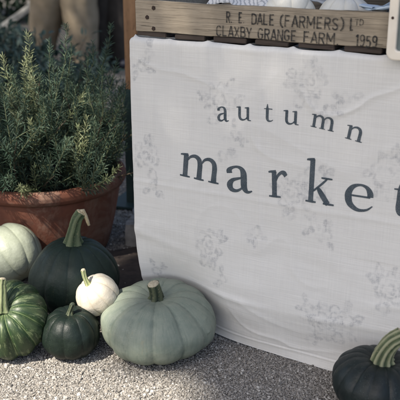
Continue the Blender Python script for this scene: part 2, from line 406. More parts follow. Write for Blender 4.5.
def build_cloth():
    r = .012
    us = list(np.concatenate([np.linspace(-.018, .74, 360), np.linspace(.745, TW, 90)])); vs = list(np.linspace(0, .05, 32)) + list(np.linspace(.052, H - r, 320))
    # plan perimeter stations: back-left -> front-left corner -> front -> front-right corner -> back-right
    st = []
    cr = .014
    for d in np.linspace(TD, .02 + cr, 28): st.append(('L', d))
    for a in np.linspace(0, pi / 2, 7)[1:-1]: st.append(('C', a))
    for u in us:
        if u > cr - .016: st.append(('F', u))
    for d in np.linspace(.0 + .01, TD, 28): st.append(('R', d))
    V = []; UV = []; PA = []
    s_acc = 0
    rows = [('v', v) for v in vs] + [('a', a) for a in np.linspace(0, pi / 2, 6)[1:]]
    prev = None
    for kind, q in st:
        for rk, rv in rows:
            v = rv if rk == 'v' else H - r + r * sin(rv)
            ins = 0 if rk == 'v' else r * (1 - cos(rv))
            vv = min(v, H - r)
            o = cloth_off(min(max(q if kind == 'F' else (0 if kind in 'LC' else TW), 0), TW), max(vv, .004))
            if kind == 'L':
                f = min(1, (q - .02) / .2); fo = .003 * sin(q * 22) * (1 - v / H)
                p = W(-.018 + .004 * (1 - v / H) + ins - fo + .02 * exp(-((v - .05) / .1) ** 2), q - o * max(0, 1 - f * 2), v)
            elif kind == 'C':
                p = W(-.018 + .004 * (1 - v / H) + cr - (cr - ins) * cos(q) + .02 * exp(-((v - .05) / .1) ** 2) * cos(q), (0 + cr) - (cr - ins) * sin(q) - o, v)
            elif kind == 'F':
                if rk == 'v': p = front_pt(q, v)
                else: p = W(q, -o + ins, v)
            else: p = W(TW + .004 - ins, q, v)
            if kind == 'F' and rk == 'a':
                p.z += .0008 * sin(q * 40) * sin(rv)
                if q < .76: g_ = (q - .0925) / .1018; g_ = (g_ - round(g_)) * .1018; p.z += .0034 * exp(-(g_ / .0095) ** 2) * sin(rv) ** 3 * (1 + .4 * sin(q * 50)); p.z += .009 * exp(-((q + .010) / .012) ** 2) * sin(rv) ** 2
            V.append(p); PA.append(prt_at(q, v) if kind == 'F' else 0.0)
        base = len(V) - len(rows)
        if prev is not None: s_acc += (Vector(V[base]) - Vector(V[prev])).length
        UV += [(s_acc, (rv if rk == 'v' else H)) for rk, rv in rows]
        prev = base
    R = len(rows); n = len(st); F = []
    for i in range(n - 1):
        for j in range(R - 1):
            F.append((i * R + j, (i + 1) * R + j, (i + 1) * R + j + 1, i * R + j + 1))
    # top: fan rows between left part and right part
    top = [i * R + R - 1 for i in range(n)]
    F.append(tuple(top)[::-1])
    o = mesh_obj('tablecloth', V, F, M_linen, smooth=True, attrs={'print': PA})
    me = o.data; ul = me.uv_layers.new(name='UVMap')
    for L in me.loops: ul.data[L.index].uv = UV[L.vertex_index]
    sm = o.modifiers.new('thickness', 'SOLIDIFY'); sm.thickness = .0009; sm.offset = -1
    return tag(o, 'off white linen cloth printed autumn market, draped over the table', 'tablecloth')
cloth = build_cloth()

# ---- hand printed lettering on the cloth
m = NM('grey_ink', .9, spec=.1)
t_ = m.n('ShaderNodeBsdfTransparent'); mx = m.n('ShaderNodeMixShader')
m.col(m.mix(m.ramp(m.noise(60, 4), [(.35, 0), (.7, 1)]), (.055, .072, .086), (.095, .112, .125)))
al = m.ramp(m.noise(1400, 2, .5), [(.33, .30), (.47, 1)])
m.l(al, mx.inputs[0]); m.l(t_.outputs[0], mx.inputs[1]); m.l(m.b.outputs[0], mx.inputs[2])
m.l(mx.outputs[0], m.t.nodes['Material Output'].inputs[0]); M_ink = m.m

def serif(x, y, hw=.24, w=.065): return [(x - hw, y, w * .8), (x - hw * .4, y, w), (x + hw * .4, y, w), (x + hw, y, w * .8)]
def stem(x, y0, y1, w=.19): return [(x, y0, w * 1.15), (x, y0 + .12 * (1 if y1 > y0 else -1), w), (x, (y0 + y1) / 2, w), (x, y1, w)]
def flag(x, y): return [(x - .27, y - .075, .05), (x - .14, y - .055, .075), (x + .09, y - .04, .10)]
GL = {
 'n': (1.42, [stem(.32, .02, .97), flag(.32, 1.0), serif(.32, .033), [(.40, .72, .06), (.55, .90, .09), (.78, .955, .13), (.98, .86, .17), (1.06, .66, .19), (1.06, .35, .19), (1.06, .02, .21)], serif(1.06, .033)]),
 'm': (2.16, [stem(.32, .02, .97), flag(.32, 1.0), serif(.32, .033), [(.40, .74, .06), (.54, .90, .09), (.75, .955, .13), (.93, .86, .17), (1.0, .66, .19), (1.0, .35, .19), (1.0, .02, .21)], serif(1.0, .033),
       [(1.08, .72, .06), (1.23, .90, .09), (1.45, .955, .13), (1.63, .86, .17), (1.70, .66, .19), (1.70, .35, .19), (1.70, .02, .21)], serif(1.70, .033)]),
 'u': (1.40, [[(.32, .98, .19), (.32, .6, .19), (.32, .32, .19), (.39, .12, .17), (.58, .035, .12), (.80, .09, .08), (.98, .26, .06)], flag(.32, 1.0), stem(1.04, .10, .98), flag(1.04, 1.0), [(1.02, .10, .10), (1.12, .045, .075), (1.32, .04, .055)]]),
 'a': (1.02, [[(.20, .70, .17), (.19, .80, .17), (.27, .90, .10), (.45, .965, .075), (.62, .92, .12), (.71, .76, .18), (.72, .5, .19), (.72, .26, .19), (.78, .10, .15), (.88, .05, .09), (1.02, .11, .04)],
       [(.70, .585, .05), (.52, .53, .08), (.30, .44, .12), (.19, .26, .18), (.25, .09, .15), (.42, .045, .10), (.58, .12, .07), (.70, .25, .05)]]),
 't': (.82, [[(.33, 1.32, .04), (.33, 1.15, .10), (.33, .92, .19), (.33, .5, .19), (.33, .26, .19), (.40, .09, .15), (.54, .04, .10), (.70, .08, .06), (.80, .16, .035)], [(.06, .945, .04), (.3, .955, .065), (.74, .955, .065)]]),
 'r': (1.0, [stem(.32, .02, .97), flag(.32, 1.0), serif(.34, .033, .28), [(.40, .62, .06), (.50, .82, .09), (.66, .94, .11), (.80, .93, .16), (.88, .83, .15)]]),
 'k': (1.42, [stem(.32, .02, 1.60), flag(.32, 1.62), serif(.32, .033), [(.42, .44, .06), (.62, .60, .07), (.86, .80, .07), (1.02, .945, .06)], serif(1.0, .955, .25, .06), [(.60, .60, .08), (.72, .45, .17), (.95, .20, .19), (1.12, .03, .17)], serif(1.14, .033, .25)]),
 'e': (1.06, [[(.20, .545, .06), (.5, .545, .06), (.90, .545, .06)], [(.90, .55, .17), (.88, .72, .17), (.76, .90, .11), (.54, .965, .075), (.30, .87, .13), (.165, .66, .18), (.15, .45, .20), (.22, .22, .18), (.42, .06, .13), (.62, .03, .09), (.82, .09, .065), (.99, .24, .035)]]),
}
def ribbon_mesh(strokes, fn, n=7, wt=1.0):
    V = []; F = []
    for k, stq in enumerate(strokes):
        sp = cr_spline(stq, n); b = len(V)
        for i, q in enumerate(sp):
            t = sp[min(i + 1, len(sp) - 1)][:2] - sp[max(i - 1, 0)][:2]; t /= (np.linalg.norm(t) + 1e-9)
            nn = np.array([-t[1], t[0]])
            for j in range(4):
                f = j / 3 - .5; V.append(fn(q[0] + nn[0] * q[2] * f * wt, q[1] + nn[1] * q[2] * f * wt, k))
            if i:
                for j in range(3): F.append((b + (i - 1) * 4 + j, b + (i - 1) * 4 + j + 1, b + i * 4 + j + 1, b + i * 4 + j))
    return V, F
WORDS = {
 'market': [('m', .1231, .4273, .2281, .4196, .0585), ('a', .2579, .4076, .3154, .4092, .064), ('r', .3575, .4098, .4000, .4117, .064), ('k', .4451, .4132, .5132, .4126, .0630), ('e', .5444, .4108, .5991, .4109, .0615), ('t', .6402, .4156, .6767, .414, .0600)],
 'autumn': [('a', .227, .5725, .2531, .5731, .0345), ('u', .2723, .581, .3092, .5817, .031), ('t', .34, .5851, .3618, .5853, .0300), ('u', .3857, .5846, .4223, .5843, .031), ('m', .4489, .5853, .5028, .5792, .0295), ('n', .5275, .569, .5657, .5627, .031)]}
for wd, Ls in WORDS.items():
    for gi, (g, u0, v0, u1, v1, xh) in enumerate(Ls):
        wid, strokes = GL[g]
        left = min(q[0] for s in strokes for q in s); right = max(q[0] for s in strokes for q in s)
        du, dv = u1 - u0, v1 - v0; L = hypot(du, dv); ex = (du / L, dv / L); ey = (-ex[1], ex[0]); sx = L / (right - left)
        def fn(x, y, k):
            a = (x - left) * sx; bb = y * xh
            u = u0 + ex[0] * a + ey[0] * bb; v = v0 + ex[1] * a + ey[1] * bb
            return front_pt(u, v, .0005 + .00009 * k)
        vv, ff = ribbon_mesh(strokes, fn, 7, 1.2)
        o = mesh_obj('printed_letter', vv, ff, M_ink, cloth); o['label'] = 'dark grey serif letter ' + g + ' of the word ' + wd

# ------------------------------------------------------------ wooden crate
M_crate = mat_wood('crate_wood', (.40, .335, .25), (.25, .205, .15), (.10, .083, .062), (4, 100, 100))
M_slat = mat_wood('slat_wood', (.075, .056, .045), (.045, .034, .028), (.02, .017, .015), (3, 60, 60))
M_rust = mat_plain('rusty_nail', (.05, .028, .018), (.02, .014, .012), 300, .8)
cz = H + .0015
crate = empty('wooden_crate', W(.38, .20, cz), math.atan2(U.y, U.x))
tag(crate, 'weathered wooden farm crate with stencilled black lettering on the table', 'crate')
CL, CD = .760, .36     # length, depth;  local origin at the crate's centre
def cbox(name, c, s, mat, par=crate, bev=.0015, wob=.0006, seed=1):
    bm = bmesh.new(); box_bm(bm, c, s)
    bmesh.ops.subdivide_edges(bm, edges=[e for e in bm.edges if e.calc_length() > .3], cuts=60, use_grid_fill=True)
    if bev: bmesh.ops.bevel(bm, geom=[e for e in bm.edges if len(e.link_faces) == 2 and e.calc_face_angle(0) > 1], offset=bev, segments=2, affect='EDGES')
    o = bm_obj(name, bm, mat, par); ys = .2 if name == 'side_board' else 1; wobble(o, wob * 2, 9, seed, ys); wobble(o, wob * .9, 60, seed, ys)
    return o
fy = -CD / 2 - .008 + .0
# local x = u - .38 ; local y = d - .20
cbox('side_board', (0, fy + .006, .0125 + .0355), (CL, .012, .071), M_crate, seed=3, wob=.0012)
cbox('side_board', (0, CD / 2, .0125 + .0355), (CL, .012, .071), M_crate, seed=8)
for sx in (-1, 1):
    cbox('end_board', (sx * (CL / 2 - .010), 0.002, .0125 + .040), (.018, CD - .028, .080), M_crate, seed=12)
    for sy in (-1, 1):
        cbox('corner_post', (sx * (CL / 2 - .036), sy * (CD / 2 - .021) - .001, .0125 + .040), (.03, .026, .078), M_crate, seed=13)
k = 0; x = -CL / 2 + .001
while x < CL / 2 - .05:
    cbox('bottom_slat', (x + .041, -.004, .0062), (.081 + random.uniform(-.003, .003), CD + .006, .0115), M_slat, seed=20 + k); x += .1018; k += 1
for nx_, nz_ in ((-.330, .068), (-.348, .046), (-.331, .021), (.33, .068), (.345, .04), (.33, .022)):
    V, F = tube([(nx_, fy + .001, nz_), (nx_, fy - .0016, nz_)], [.0052, .0046], 14, True, lambda k, i: 1 + .10 * sin(k * 2.3 + nx_ * 90)); mesh_obj('nail_head', V, F, M_rust, crate)
m = NM('stencil_ink', .9, spec=.1)
t_ = m.n('ShaderNodeBsdfTransparent'); mx = m.n('ShaderNodeMixShader')
m.b.inputs['Base Color'].default_value = (.035, .035, .035, 1)
al = m.math('MULTIPLY', m.ramp(m.noise(110, 6, .75), [(.36, .25), (.55, 1)]), .86)
m.l(al, mx.inputs[0]); m.l(t_.outputs[0], mx.inputs[1]); m.l(m.b.outputs[0], mx.inputs[2])
m.l(mx.outputs[0], m.t.nodes['Material Output'].inputs[0]); M_sten = m.m
def text_mesh(body, u0, u1, z0, z1, yl, par, mat, name='lettering', bold=.012, ups=0):
    cu = bpy.data.curves.new('t', 'FONT'); cu.body = body; cu.size = 1; cu.offset = bold; cu.space_character = 1.12; cu.resolution_u = 6
    to = bpy.data.objects.new('t', cu); C.objects.link(to)
    dg = bpy.context.evaluated_depsgraph_get(); me = bpy.data.meshes.new_from_object(to.evaluated_get(dg))
    bpy.data.objects.remove(to)
    co = np.array([v.co[:] for v in me.vertices]); mn = co.min(0); mxx = co.max(0)
    for v in me.vertices:
        a = (v.co.x - mn[0]) / (mxx[0] - mn[0]); b = (v.co.y - mn[1]) / (mxx[1] - mn[1])
        v.co = Vector((u0 + (u1 - u0) * a, yl, z0 + (z1 - z0) * b))
    me.materials.clear(); me.materials.append(mat); me.name = name
    o = bpy.data.objects.new(name, me); C.objects.link(o); o.parent = par
    return o
ty = fy - .0016
zo = -cz
q_ = .128
ST = {
 'R': [[(.1, 0), (.1, 1)], [(.1, .94), (.34, .94), (.50, .86), (.50, .62), (.34, .52), (.1, .52)], [(.30, .52), (.53, 0)]],
 'E': [[(.1, 0), (.1, 1)], [(.1, .93), (.50, .93)], [(.1, .52), (.44, .52)], [(.1, .07), (.50, .07)]],
 'D': [[(.1, 0), (.1, 1)], [(.1, .93), (.30, .93), (.50, .80), (.54, .5), (.50, .20), (.30, .07), (.1, .07)]],
 'A': [[(.04, 0), (.30, 1)], [(.56, 0), (.30, 1)], [(.14, .30), (.46, .30)]],
 'L': [[(.1, 0), (.1, 1)], [(.1, .07), (.50, .07)]],
 '(': [[(.36, 1.06), (.18, .82), (.13, .5), (.18, .18), (.36, -.06)]],
 ')': [[(.1, 1.06), (.28, .82), (.33, .5), (.28, .18), (.1, -.06)]],
 'F': [[(.1, 0), (.1, 1)], [(.1, .93), (.50, .93)], [(.1, .52), (.44, .52)]],
 'M': [[(.1, 0), (.1, 1)], [(.70, 0), (.70, 1)], [(.11, .97), (.40, .25)], [(.69, .97), (.40, .25)]],
 'S': [[(.50, .80), (.40, .93), (.22, .93), (.10, .78), (.18, .58), (.42, .44), (.51, .24), (.40, .07), (.20, .07), (.08, .20)]],
 'T': [[(.28, 0), (.28, 1)], [(.02, .93), (.54, .93)]],
 'C': [[(.50, .76), (.42, .92), (.24, .93), (.11, .76), (.09, .5), (.11, .24), (.24, .07), (.42, .08), (.50, .24)]],
 'X': [[(.06, 0), (.54, 1)], [(.54, 0), (.06, 1)]],
 'B': [[(.1, 0), (.1, 1)], [(.1, .93), (.34, .93), (.47, .84), (.47, .64), (.34, .53), (.1, .53)], [(.30, .53), (.52, .40), (.52, .17), (.36, .07), (.1, .07)]],
 'Y': [[(.28, 0), (.28, .46)], [(.03, 1), (.28, .44)], [(.53, 1), (.28, .44)]],
 'G': [[(.50, .78), (.42, .92), (.24, .93), (.11, .76), (.09, .5), (.11, .24), (.24, .07), (.42, .08), (.50, .22), (.50, .46)], [(.30, .46), (.56, .46)]],
 'N': [[(.1, 0), (.1, 1)], [(.54, 0), (.54, 1)], [(.11, .97), (.53, .03)]],
 '1': [[(.26, 0), (.26, 1)], [(.26, .96), (.08, .80)]],
 '9': [[(.50, .66), (.42, .50), (.22, .48), (.11, .62), (.11, .82), (.24, .94), (.40, .93), (.50, .78), (.50, .40), (.42, .14), (.24, .06), (.11, .14)]],
 '5': [[(.48, .93), (.14, .93), (.12, .54)], [(.12, .54), (.34, .60), (.49, .46), (.49, .22), (.38, .08), (.20, .06), (.08, .18)]],
 '.': [[(.06, .07), (.18, .07)]]}
ADV = {'M': .86, '(': .46, ')': .46, '1': .46, '.': .30, ' ': .34, 'T': .60, 'Y': .60, 'X': .64, 'A': .62}
def ct(body, ua, ub, za, zb, name='stencilled_word'):
    wtot = sum(ADV.get(c_, .66) for c_ in body) - .06; x = 0; V = []; F = []; sx = (ub - ua) / wtot; sz = zb - za; kk = 0
    R = random.Random(len(body) * 7 + int(ua * 1000))
    for c_ in body:
        jz = R.uniform(-.03, .03)
        for st_ in ST.get(c_, []):
            b = len(V); P_ = [np.array(((x + p_[0]) * sx, (p_[1] + jz) * sz)) for p_ in st_]
            if len(P_) > 3 and c_ != '5' or len(P_) > 4: P_ = [np.array(v_[:2]) for v_ in cr_spline([(*p_, 0) for p_ in P_], 4)]
            w_ = q_ * sz * R.uniform(.92, 1.12)
            for i, p_ in enumerate(P_):
                t = P_[min(i + 1, len(P_) - 1)] - P_[max(i - 1, 0)]; t = t / np.linalg.norm(t); n_ = np.array([-t[1], t[0]]) * w_ / 2
                V += [(ua - .38 + p_[0] + n_[0], ty - .00003 * kk, za - cz + p_[1] + n_[1]), (ua - .38 + p_[0] - n_[0], ty - .00003 * kk, za - cz + p_[1] - n_[1])]
                if i: F.append((b + 2 * i - 2, b + 2 * i - 1, b + 2 * i + 1, b + 2 * i))
            kk += 1
        x += ADV.get(c_, .66)
    o = mesh_obj(name, V, F, M_sten, crate); o['label'] = 'faded black stencilling ' + body; return o
ct('R.', .2375, .253, .7945, .8190); ct('E.', .2680, .283, .7945, .8190); ct('DALE', .2985, .3540, .7940, .8185)
ct('(FARMERS)', .3640, .5095, .7930, .8180); ct('L', .5215, .5300, .7925, .8185); ct('TD', .5315, .5500, .8050, .8180)
ct('CLAXBY', .2125, .300, .7635, .7875); ct('GRANGE', .314, .406, .7630, .7870); ct('FARM.', .420, .500, .7625, .7865); ct('1959', .5345, .5815, .7620, .7865)

# ---- things lying in the crate
def lump(name, pts_fn, nu, nv, mat, label, cat, thick=.0015, par=None, parent_none=True):
    V = [pts_fn(i / (nu - 1), j / (nv - 1)) for i in range(nu) for j in range(nv)]
    F = [(i * nv + j, (i + 1) * nv + j, (i + 1) * nv + j + 1, i * nv + j + 1) for i in range(nu - 1) for j in range(nv - 1)]
    o = mesh_obj(name, V, F, mat, par, smooth=True)
    sm = o.modifiers.new('thickness', 'SOLIDIFY'); sm.thickness = thick; sm.offset = 0
    if label: tag(o, label, cat)
    return o
def fabric(name, a, b, sc=400):
    m = NM(name, .9, spec=.15)
    m.col(m.mix(m.ramp(m.noise(18, 4), [(.35, 0), (.7, 1)]), a, b)); m.bump(m.noise(sc, 3), .3, .0008); return m.m
M_blue = fabric('pale_blue_cotton', (.55, .64, .74), (.45, .55, .66)); M_greyb = fabric('grey_blue_cotton', (.42, .45, .49), (.33, .355, .39))
m = NM('striped_paper', .85); 
wv = m.n('ShaderNodeTexWave'); wv.inputs['Scale'].default_value = 34; wv.inputs['Distortion'].default_value = 6; wv.inputs['Detail'].default_value = 3; m.l(m.scale((1, 2.2, 2)), wv.inputs['Vector'])
m.col(m.mix(m.ramp(wv.outputs['Fac'], [(.10, 1), (.5, 0)]), (.60, .59, .58), (.33, .335, .345))); M_paper = m.m
def crumple(u0, u1, d0, d1, z, amp, seed, fr=9):
    def f(a, b):
        u = u0 + (u1 - u0) * a; d = d0 + (d1 - d0) * b
        q = Vector((u * fr, d * fr, seed)); e = min(a, 1 - a, b, 1 - b) * 5; e = min(1, e)
        zz = z + amp * (1 - abs(noise.noise(q * 1.3)) * 2.2) + amp * .5 * noise.noise(q * 3.1) - .035 * (1 - e) ** 2
        return W(u + .004 * noise.noise(q * 2), d + .006 * noise.noise(q * 1.7 + Vector((5, 0, 0))), max(zz, .768))
    return f
lump('newspaper', crumple(.165, .330, .05, .30, .852, .018, 3.3, 13), 70, 60, M_paper, 'crumpled black and white newsprint filling the left of the crate', 'paper', .0007)
def folded(name, u0, u1, d0, d1, z0, layers, mat, label, lift=.02, seed=0):
    # a stack of soft folds seen edge on: one continuous zigzag sheet
    nl = layers * 16; 
    def f(a, b):
        t = b * layers; k = int(min(t, layers - 1e-6)); s = t - k
        s = s if k % 2 == 0 else 1 - s
        d = d0 + (d1 - d0) * s
        z = z0 + lift * (k + (.5 - .5 * cos(pi * (t - k))) * 1.0) / 1.0 + .010 * sin(a * 5 + k + seed) + .006 * noise.noise(Vector((a * 6, s * 3, k + seed)))
        u = u0 + (u1 - u0) * a + .02 * sin(k * 2.1 + seed) + .03 * s
        return W(u, d + .01 * noise.noise(Vector((a * 4, k, seed))), z)
    return lump(name, f, 40, nl, mat, label, 'cloth', .0035)
folded('folded_cloth', .300, .470, .13, .28, .842, 4, M_greyb, 'folded slate grey cloth behind the white gourd in the crate', .015, 1.0)
folded('folded_cloth', .545, .690, .040, .24, .812, 4, M_blue, 'folded pale blue cloth at the right end of the crate', .0165, 2.6)
folded('folded_cloth', .46, .62, .16, .32, .848, 3, M_greyb, 'folded slate grey cloth behind the pale blue cloth', .016, 4.2)

# ------------------------------------------------------------ squashes
def squash(name, loc, a, b, mats, label, ribs=10, depth=.05, dimple=.25, stem_pts=None, stem_r=(.02, .012), tilt=(0, 0), rz=0, seed=0, ridge_n=5, tip=True,
           flat=.0, pear=0.0, bottom=.15, cat='squash', group=None, gpow=.55, lumpy=.03, hook=None, warts=0):
    root = empty(name, (loc[0], loc[1], 0)); tag(root, label, cat, group)
    NU, NV = 288, 130; V = []; rb = []; a1 = []; a2 = []; a3 = []; R = random.Random(seed); offs = [R.uniform(-.16, .16) for _ in range(ribs)]; dd = [R.uniform(.55, 1.35) for _ in range(ribs)]
    M = Matrix.Translation(Vector((0, 0, loc[2]))) @ Matrix.Rotation(tilt[1], 4, 'Y') @ Matrix.Rotation(tilt[0], 4, 'X') @ Matrix.Rotation(rz, 4, 'Z')
    wl = [(R.uniform(0, 6.28), R.uniform(-.6, .9), R.uniform(.02, .05)) for _ in range(warts)]
    for j in range(NV + 1):
        ph = -pi / 2 + pi * j / NV
        for i in range(NU):
            th = 2 * pi * i / NU
            x = th / (2 * pi) * ribs; k = int(round(x)) % ribs; fr = x - round(x) - offs[k] * .5 * cos(pi * (x - round(x)))
            g = abs(sin(pi * fr)) ** gpow if abs(fr) < .5 else 1.0    # 0 in groove, 1 on crest
            cp = max(cos(ph), 0.0)
            dep = depth * dd[k] * (.35 + .65 * min(1, abs(ph) * 1.1 + .25)) * min(1, cp * 3)
            shape = cp ** (1 - flat)
            r = a * shape * (1 - dep * (1 - g))
            z = b * sin(ph)
            z *= (1 - dep * .5 * (1 - g))
            rn = cp
            if ph > 0: z -= b * dimple * exp(-(rn / .30) ** 2)
            else: z += b * bottom * exp(-(rn / .38) ** 2)
            if pear: r *= 1 - pear * sin(ph)
            nv = noise.noise(Vector((cos(th) * cp * 1.3 + seed, sin(th) * cp * 1.3, sin(ph) * 1.3)))
            r *= 1 + lumpy * nv * 2; z *= 1 + lumpy * nv
            n2 = noise.noise(Vector((cos(th) * cp * 5 + seed * 3, sin(th) * cp * 5, sin(ph) * 4)))
            r *= 1 + .006 * n2
            for (wt, wp, ws) in wl:
                dt = (th - wt + pi) % (2 * pi) - pi; q = (dt * cp) ** 2 + (ph - wp) ** 2
                if q < .04: r *= 1 + .02 * exp(-q / (ws * ws))
            V.append(M @ Vector((r * cos(th), r * sin(th), z))); rb.append(g); a1.append(cos(th)); a2.append(sin(th)); a3.append(ph)
    F = [(j * NU + i, j * NU + (i + 1) % NU, (j + 1) * NU + (i + 1) % NU, (j + 1) * NU + i) for j in range(NV) for i in range(NU)]
    body = mesh_obj('skin', V, F, mats[0], root, smooth=True, attrs={'rib': rb, 'lonx': a1, 'lony': a2, 'lat': a3})
    if stem_pts:
        # stem_pts in body space starting at the dimple
        base = Vector((0, 0, b * (1 - dimple) - .004))
        P = [np.array(p) for p in stem_pts]; sp = cr_spline([tuple(p) for p in P], 8)
        pts = [M @ (base + Vector(p)) for p in sp]; m_ = len(pts)
        rad = [stem_r[1] + (stem_r[0] - stem_r[1]) * exp(-(i / m_ * 4.2)) + (.0012 * (i / m_) ** 3) for i in range(m_)]
        NK = 56
        tw = lambda k, i: 1 + .30 * abs(cos(ridge_n / 2 * (2 * pi * k / NK) + i * .035)) ** 1.0 - .20 + .08 * noise.noise(Vector((k * .5, i * .4, seed)))
        V, F = tube(pts, rad, NK, True, tw)
        rd = [abs(cos(ridge_n / 2 * (2 * pi * k / NK) + i * .035)) for i in range(m_) for k in range(NK)]
        st = mesh_obj('stem', V, F, mats[1], root, smooth=True, attrs={'ridge': rd})
        if tip:
            d = (pts[-1] - pts[-3]).normalized()
            V, F = tube([pts[-1] - d * .001, pts[-1] + d * .0016, pts[-1] + d * .0034, pts[-1] + d * .0042], [rad[-1] * .98, rad[-1] * .92, rad[-1] * .7, rad[-1] * .35], 20, True, lambda k, i: 1 + .12 * noise.noise(Vector((k * .9, i, seed + 4))))
            mesh_obj('stem_cut', V, F, mats[2], st, smooth=True)
        if hook:
            hp, hr, hm = hook
            q = [pts[-1] + Vector(h) for h in hp]
            V, F = tube(q, hr, 10, True, lambda k, i: 1 + .2 * sin(k * 2.5)); mesh_obj('stem_tendril', V, F, hm, st, smooth=True)
    return root
M_cork = mat_plain('cork_scar', (.50, .44, .32), (.33, .28, .19), 220, .9, .6, 400)
M_dry = mat_plain('dry_stalk', (.50, .42, .27), (.35, .27, .15), 120, .85, .4, 300)
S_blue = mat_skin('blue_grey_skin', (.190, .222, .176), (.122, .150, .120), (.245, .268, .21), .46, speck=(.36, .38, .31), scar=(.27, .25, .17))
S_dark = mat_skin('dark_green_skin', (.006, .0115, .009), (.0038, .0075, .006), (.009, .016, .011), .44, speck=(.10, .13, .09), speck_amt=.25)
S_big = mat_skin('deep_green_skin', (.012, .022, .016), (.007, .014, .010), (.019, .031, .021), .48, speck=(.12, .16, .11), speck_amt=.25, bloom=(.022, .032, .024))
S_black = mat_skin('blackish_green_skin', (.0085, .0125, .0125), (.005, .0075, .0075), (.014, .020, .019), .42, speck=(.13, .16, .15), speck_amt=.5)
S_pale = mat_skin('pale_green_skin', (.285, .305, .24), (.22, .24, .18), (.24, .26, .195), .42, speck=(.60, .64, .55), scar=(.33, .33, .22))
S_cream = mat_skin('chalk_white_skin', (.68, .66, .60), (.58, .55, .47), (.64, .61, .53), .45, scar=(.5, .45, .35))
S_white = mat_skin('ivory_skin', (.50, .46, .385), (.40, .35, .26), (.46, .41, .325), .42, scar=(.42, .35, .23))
def stripe_skin():
    m = NM('striped_green_skin', .33, spec=.4)
    rib = m.math('ADD', m.attr('rib'), m.math('MULTIPLY', m.math('SUBTRACT', m.noise(42, 5, .65), .5), .28))
    c = m.ramp(rib, [(.10, (.17, .21, .09)), (.26, (.035, .062, .022)), (.50, (.022, .048, .017)), (.80, (.020, .038, .016)), (1.0, (.038, .060, .025))])
    c = m.mix(m.ramp(streak(m, 11, 2.4, 8, .75), [(.53, 0), (.66, .85)]), c, (.22, .26, .13))
    sp = m.math('MULTIPLY', m.ramp(m.vor(210), [(.12, 1), (.24, 0)]), m.ramp(m.noise(24, 3), [(.45, .0), (.65, .35)]))
    c = m.mix(sp, c, (.26, .33, .15))
    c = m.mix(m.ramp(m.noise(34, 7, .8), [(.64, 0), (.68, .6)]), c, (.17, .13, .08))
    m.col(c); m.rough(m.ramp(m.noise(30, 4), [(.3, .36), (.7, .56)]))
    m.bump(m.noise(60, 5, .6), .3, .002); return m.m
S_str = stripe_skin()
T_dkgreen = mat_stem('green_stem', (.055, .085, .032), (.024, .042, .017), (.13, .15, .075))
T_dark = mat_stem('dull_green_stem', (.032, .048, .024), (.014, .022, .013), (.095, .105, .055))
T_pale = mat_stem('pale_green_stem', (.26, .30, .13), (.15, .19, .08), (.40, .40, .22))
T_midg = mat_stem('mid_green_stem', (.13, .165, .07), (.07, .095, .04), (.26, .28, .15))
T_corky = mat_stem('corky_stem', (.085, .11, .048), (.042, .06, .03), (.34, .33, .20))

squash('blue_grey_squash', (-.105, 1.772, .076), .144, .081, (S_blue, T_dark, M_cork), 'large flattened blue grey squash with a short dark stem, leaning on the cloth', 13, .062, .24,
       [(0, 0, 0), (0, -.002, .014), (-.003, -.003, .032), (-.007, -.003, .048)], (.022, .0135), (radians(5), radians(-1)), .35, 3, lumpy=.035, gpow=.5, bottom=.2, flat=.16, warts=3)
squash('small_dark_squash', (-.314, 1.737, .061), .0715, .063, (S_dark, T_dark, T_dark), 'small rounded dark green squash beneath the little white pumpkin', 10, .07, .2,
       [(0, 0, 0), (.002, 0, .012), (.005, -.002, .022), (.008, -.003, .032)], (.0110, .0048), (radians(3), 0), .2, 5, flat=.12)
squash('dark_green_pumpkin', (-.336, 1.953, .108), .117, .112, (S_big, T_dkgreen, M_dry), 'tall dark green pumpkin with a long green stalk, in front of the terracotta pot', 12, .05, .12,
       [(0, 0, 0), (.000, -.002, .025), (.004, -.004, .052), (.010, -.006, .077), (.020, -.008, .093)], (.030, .0125), (radians(2), radians(2)), .5, 8, bottom=.12, lumpy=.03,
       hook=([(-.004, 0, -.001), (.006, -.003, .005), (.012, -.004, -.008), (.017, -.005, -.024), (.020, -.006, -.034)], [.0085, .006, .0045, .0042, .0032], M_dry))
squash('pale_green_squash', (-.553, 2.165, .088), .089, .090, (S_pale, T_pale, M_cork), 'smooth pale grey green squash at the left in front of the pot', 9, .05, .10, None, tilt=(radians(-25), radians(-35)), seed=11, flat=.05)
squash('striped_green_squash', (-.467, 1.752, .089), .099, .088, (S_str, T_midg, M_cork), 'glossy green squash with pale yellow stripes, tipped forwards beside the small dark one', 13, .12, .26,
       [(0, 0, 0), (.004, .012, .018), (.010, .034, .038), (.012, .044, .046), (.015, .055, .052)], (.018, .0075), (radians(42), 0), .22, 14, gpow=.62, flat=.1, ridge_n=5)
squash('white_mini_pumpkin', (-.2545, 1.797, .1335), .0545, .048, (S_white, T_pale, M_cork), 'small ivory white pumpkin resting on top of the small dark squash', 9, .075, .22,
       [(0, 0, 0), (.002, 0, .014), (.006, .001, .028), (.013, .003, .042)], (.0105, .0048), (radians(12), radians(-32)), .3, 17, flat=.1)
squash('blackish_squash', (.386, 1.500, .066), .1015, .071, (S_black, T_corky, M_cork), 'squat near black squash with a thick curved ridged stem, right of the cloth lettering', 15, .06, .26,
       [(0, 0, 0), (-.001, -.001, .018), (.004, -.003, .040), (.015, -.005, .060), (.034, -.006, .074)], (.030, .0165), (radians(3), radians(2)), .1, 21, flat=.15, ridge_n=9)
squash('white_gourd', (*W(.4755, .115, 0)[:2], .806), .060, .049, (S_cream, T_pale, M_cork), 'white pumpkin with a pale green stem lying in the crate', 9, .06, .2,
       [(0, 0, 0), (-.001, 0, .012), (-.002, .0, .028), (-.001, .002, .045)], (.0095, .0050), (0, 0), .3, 23, flat=.1)
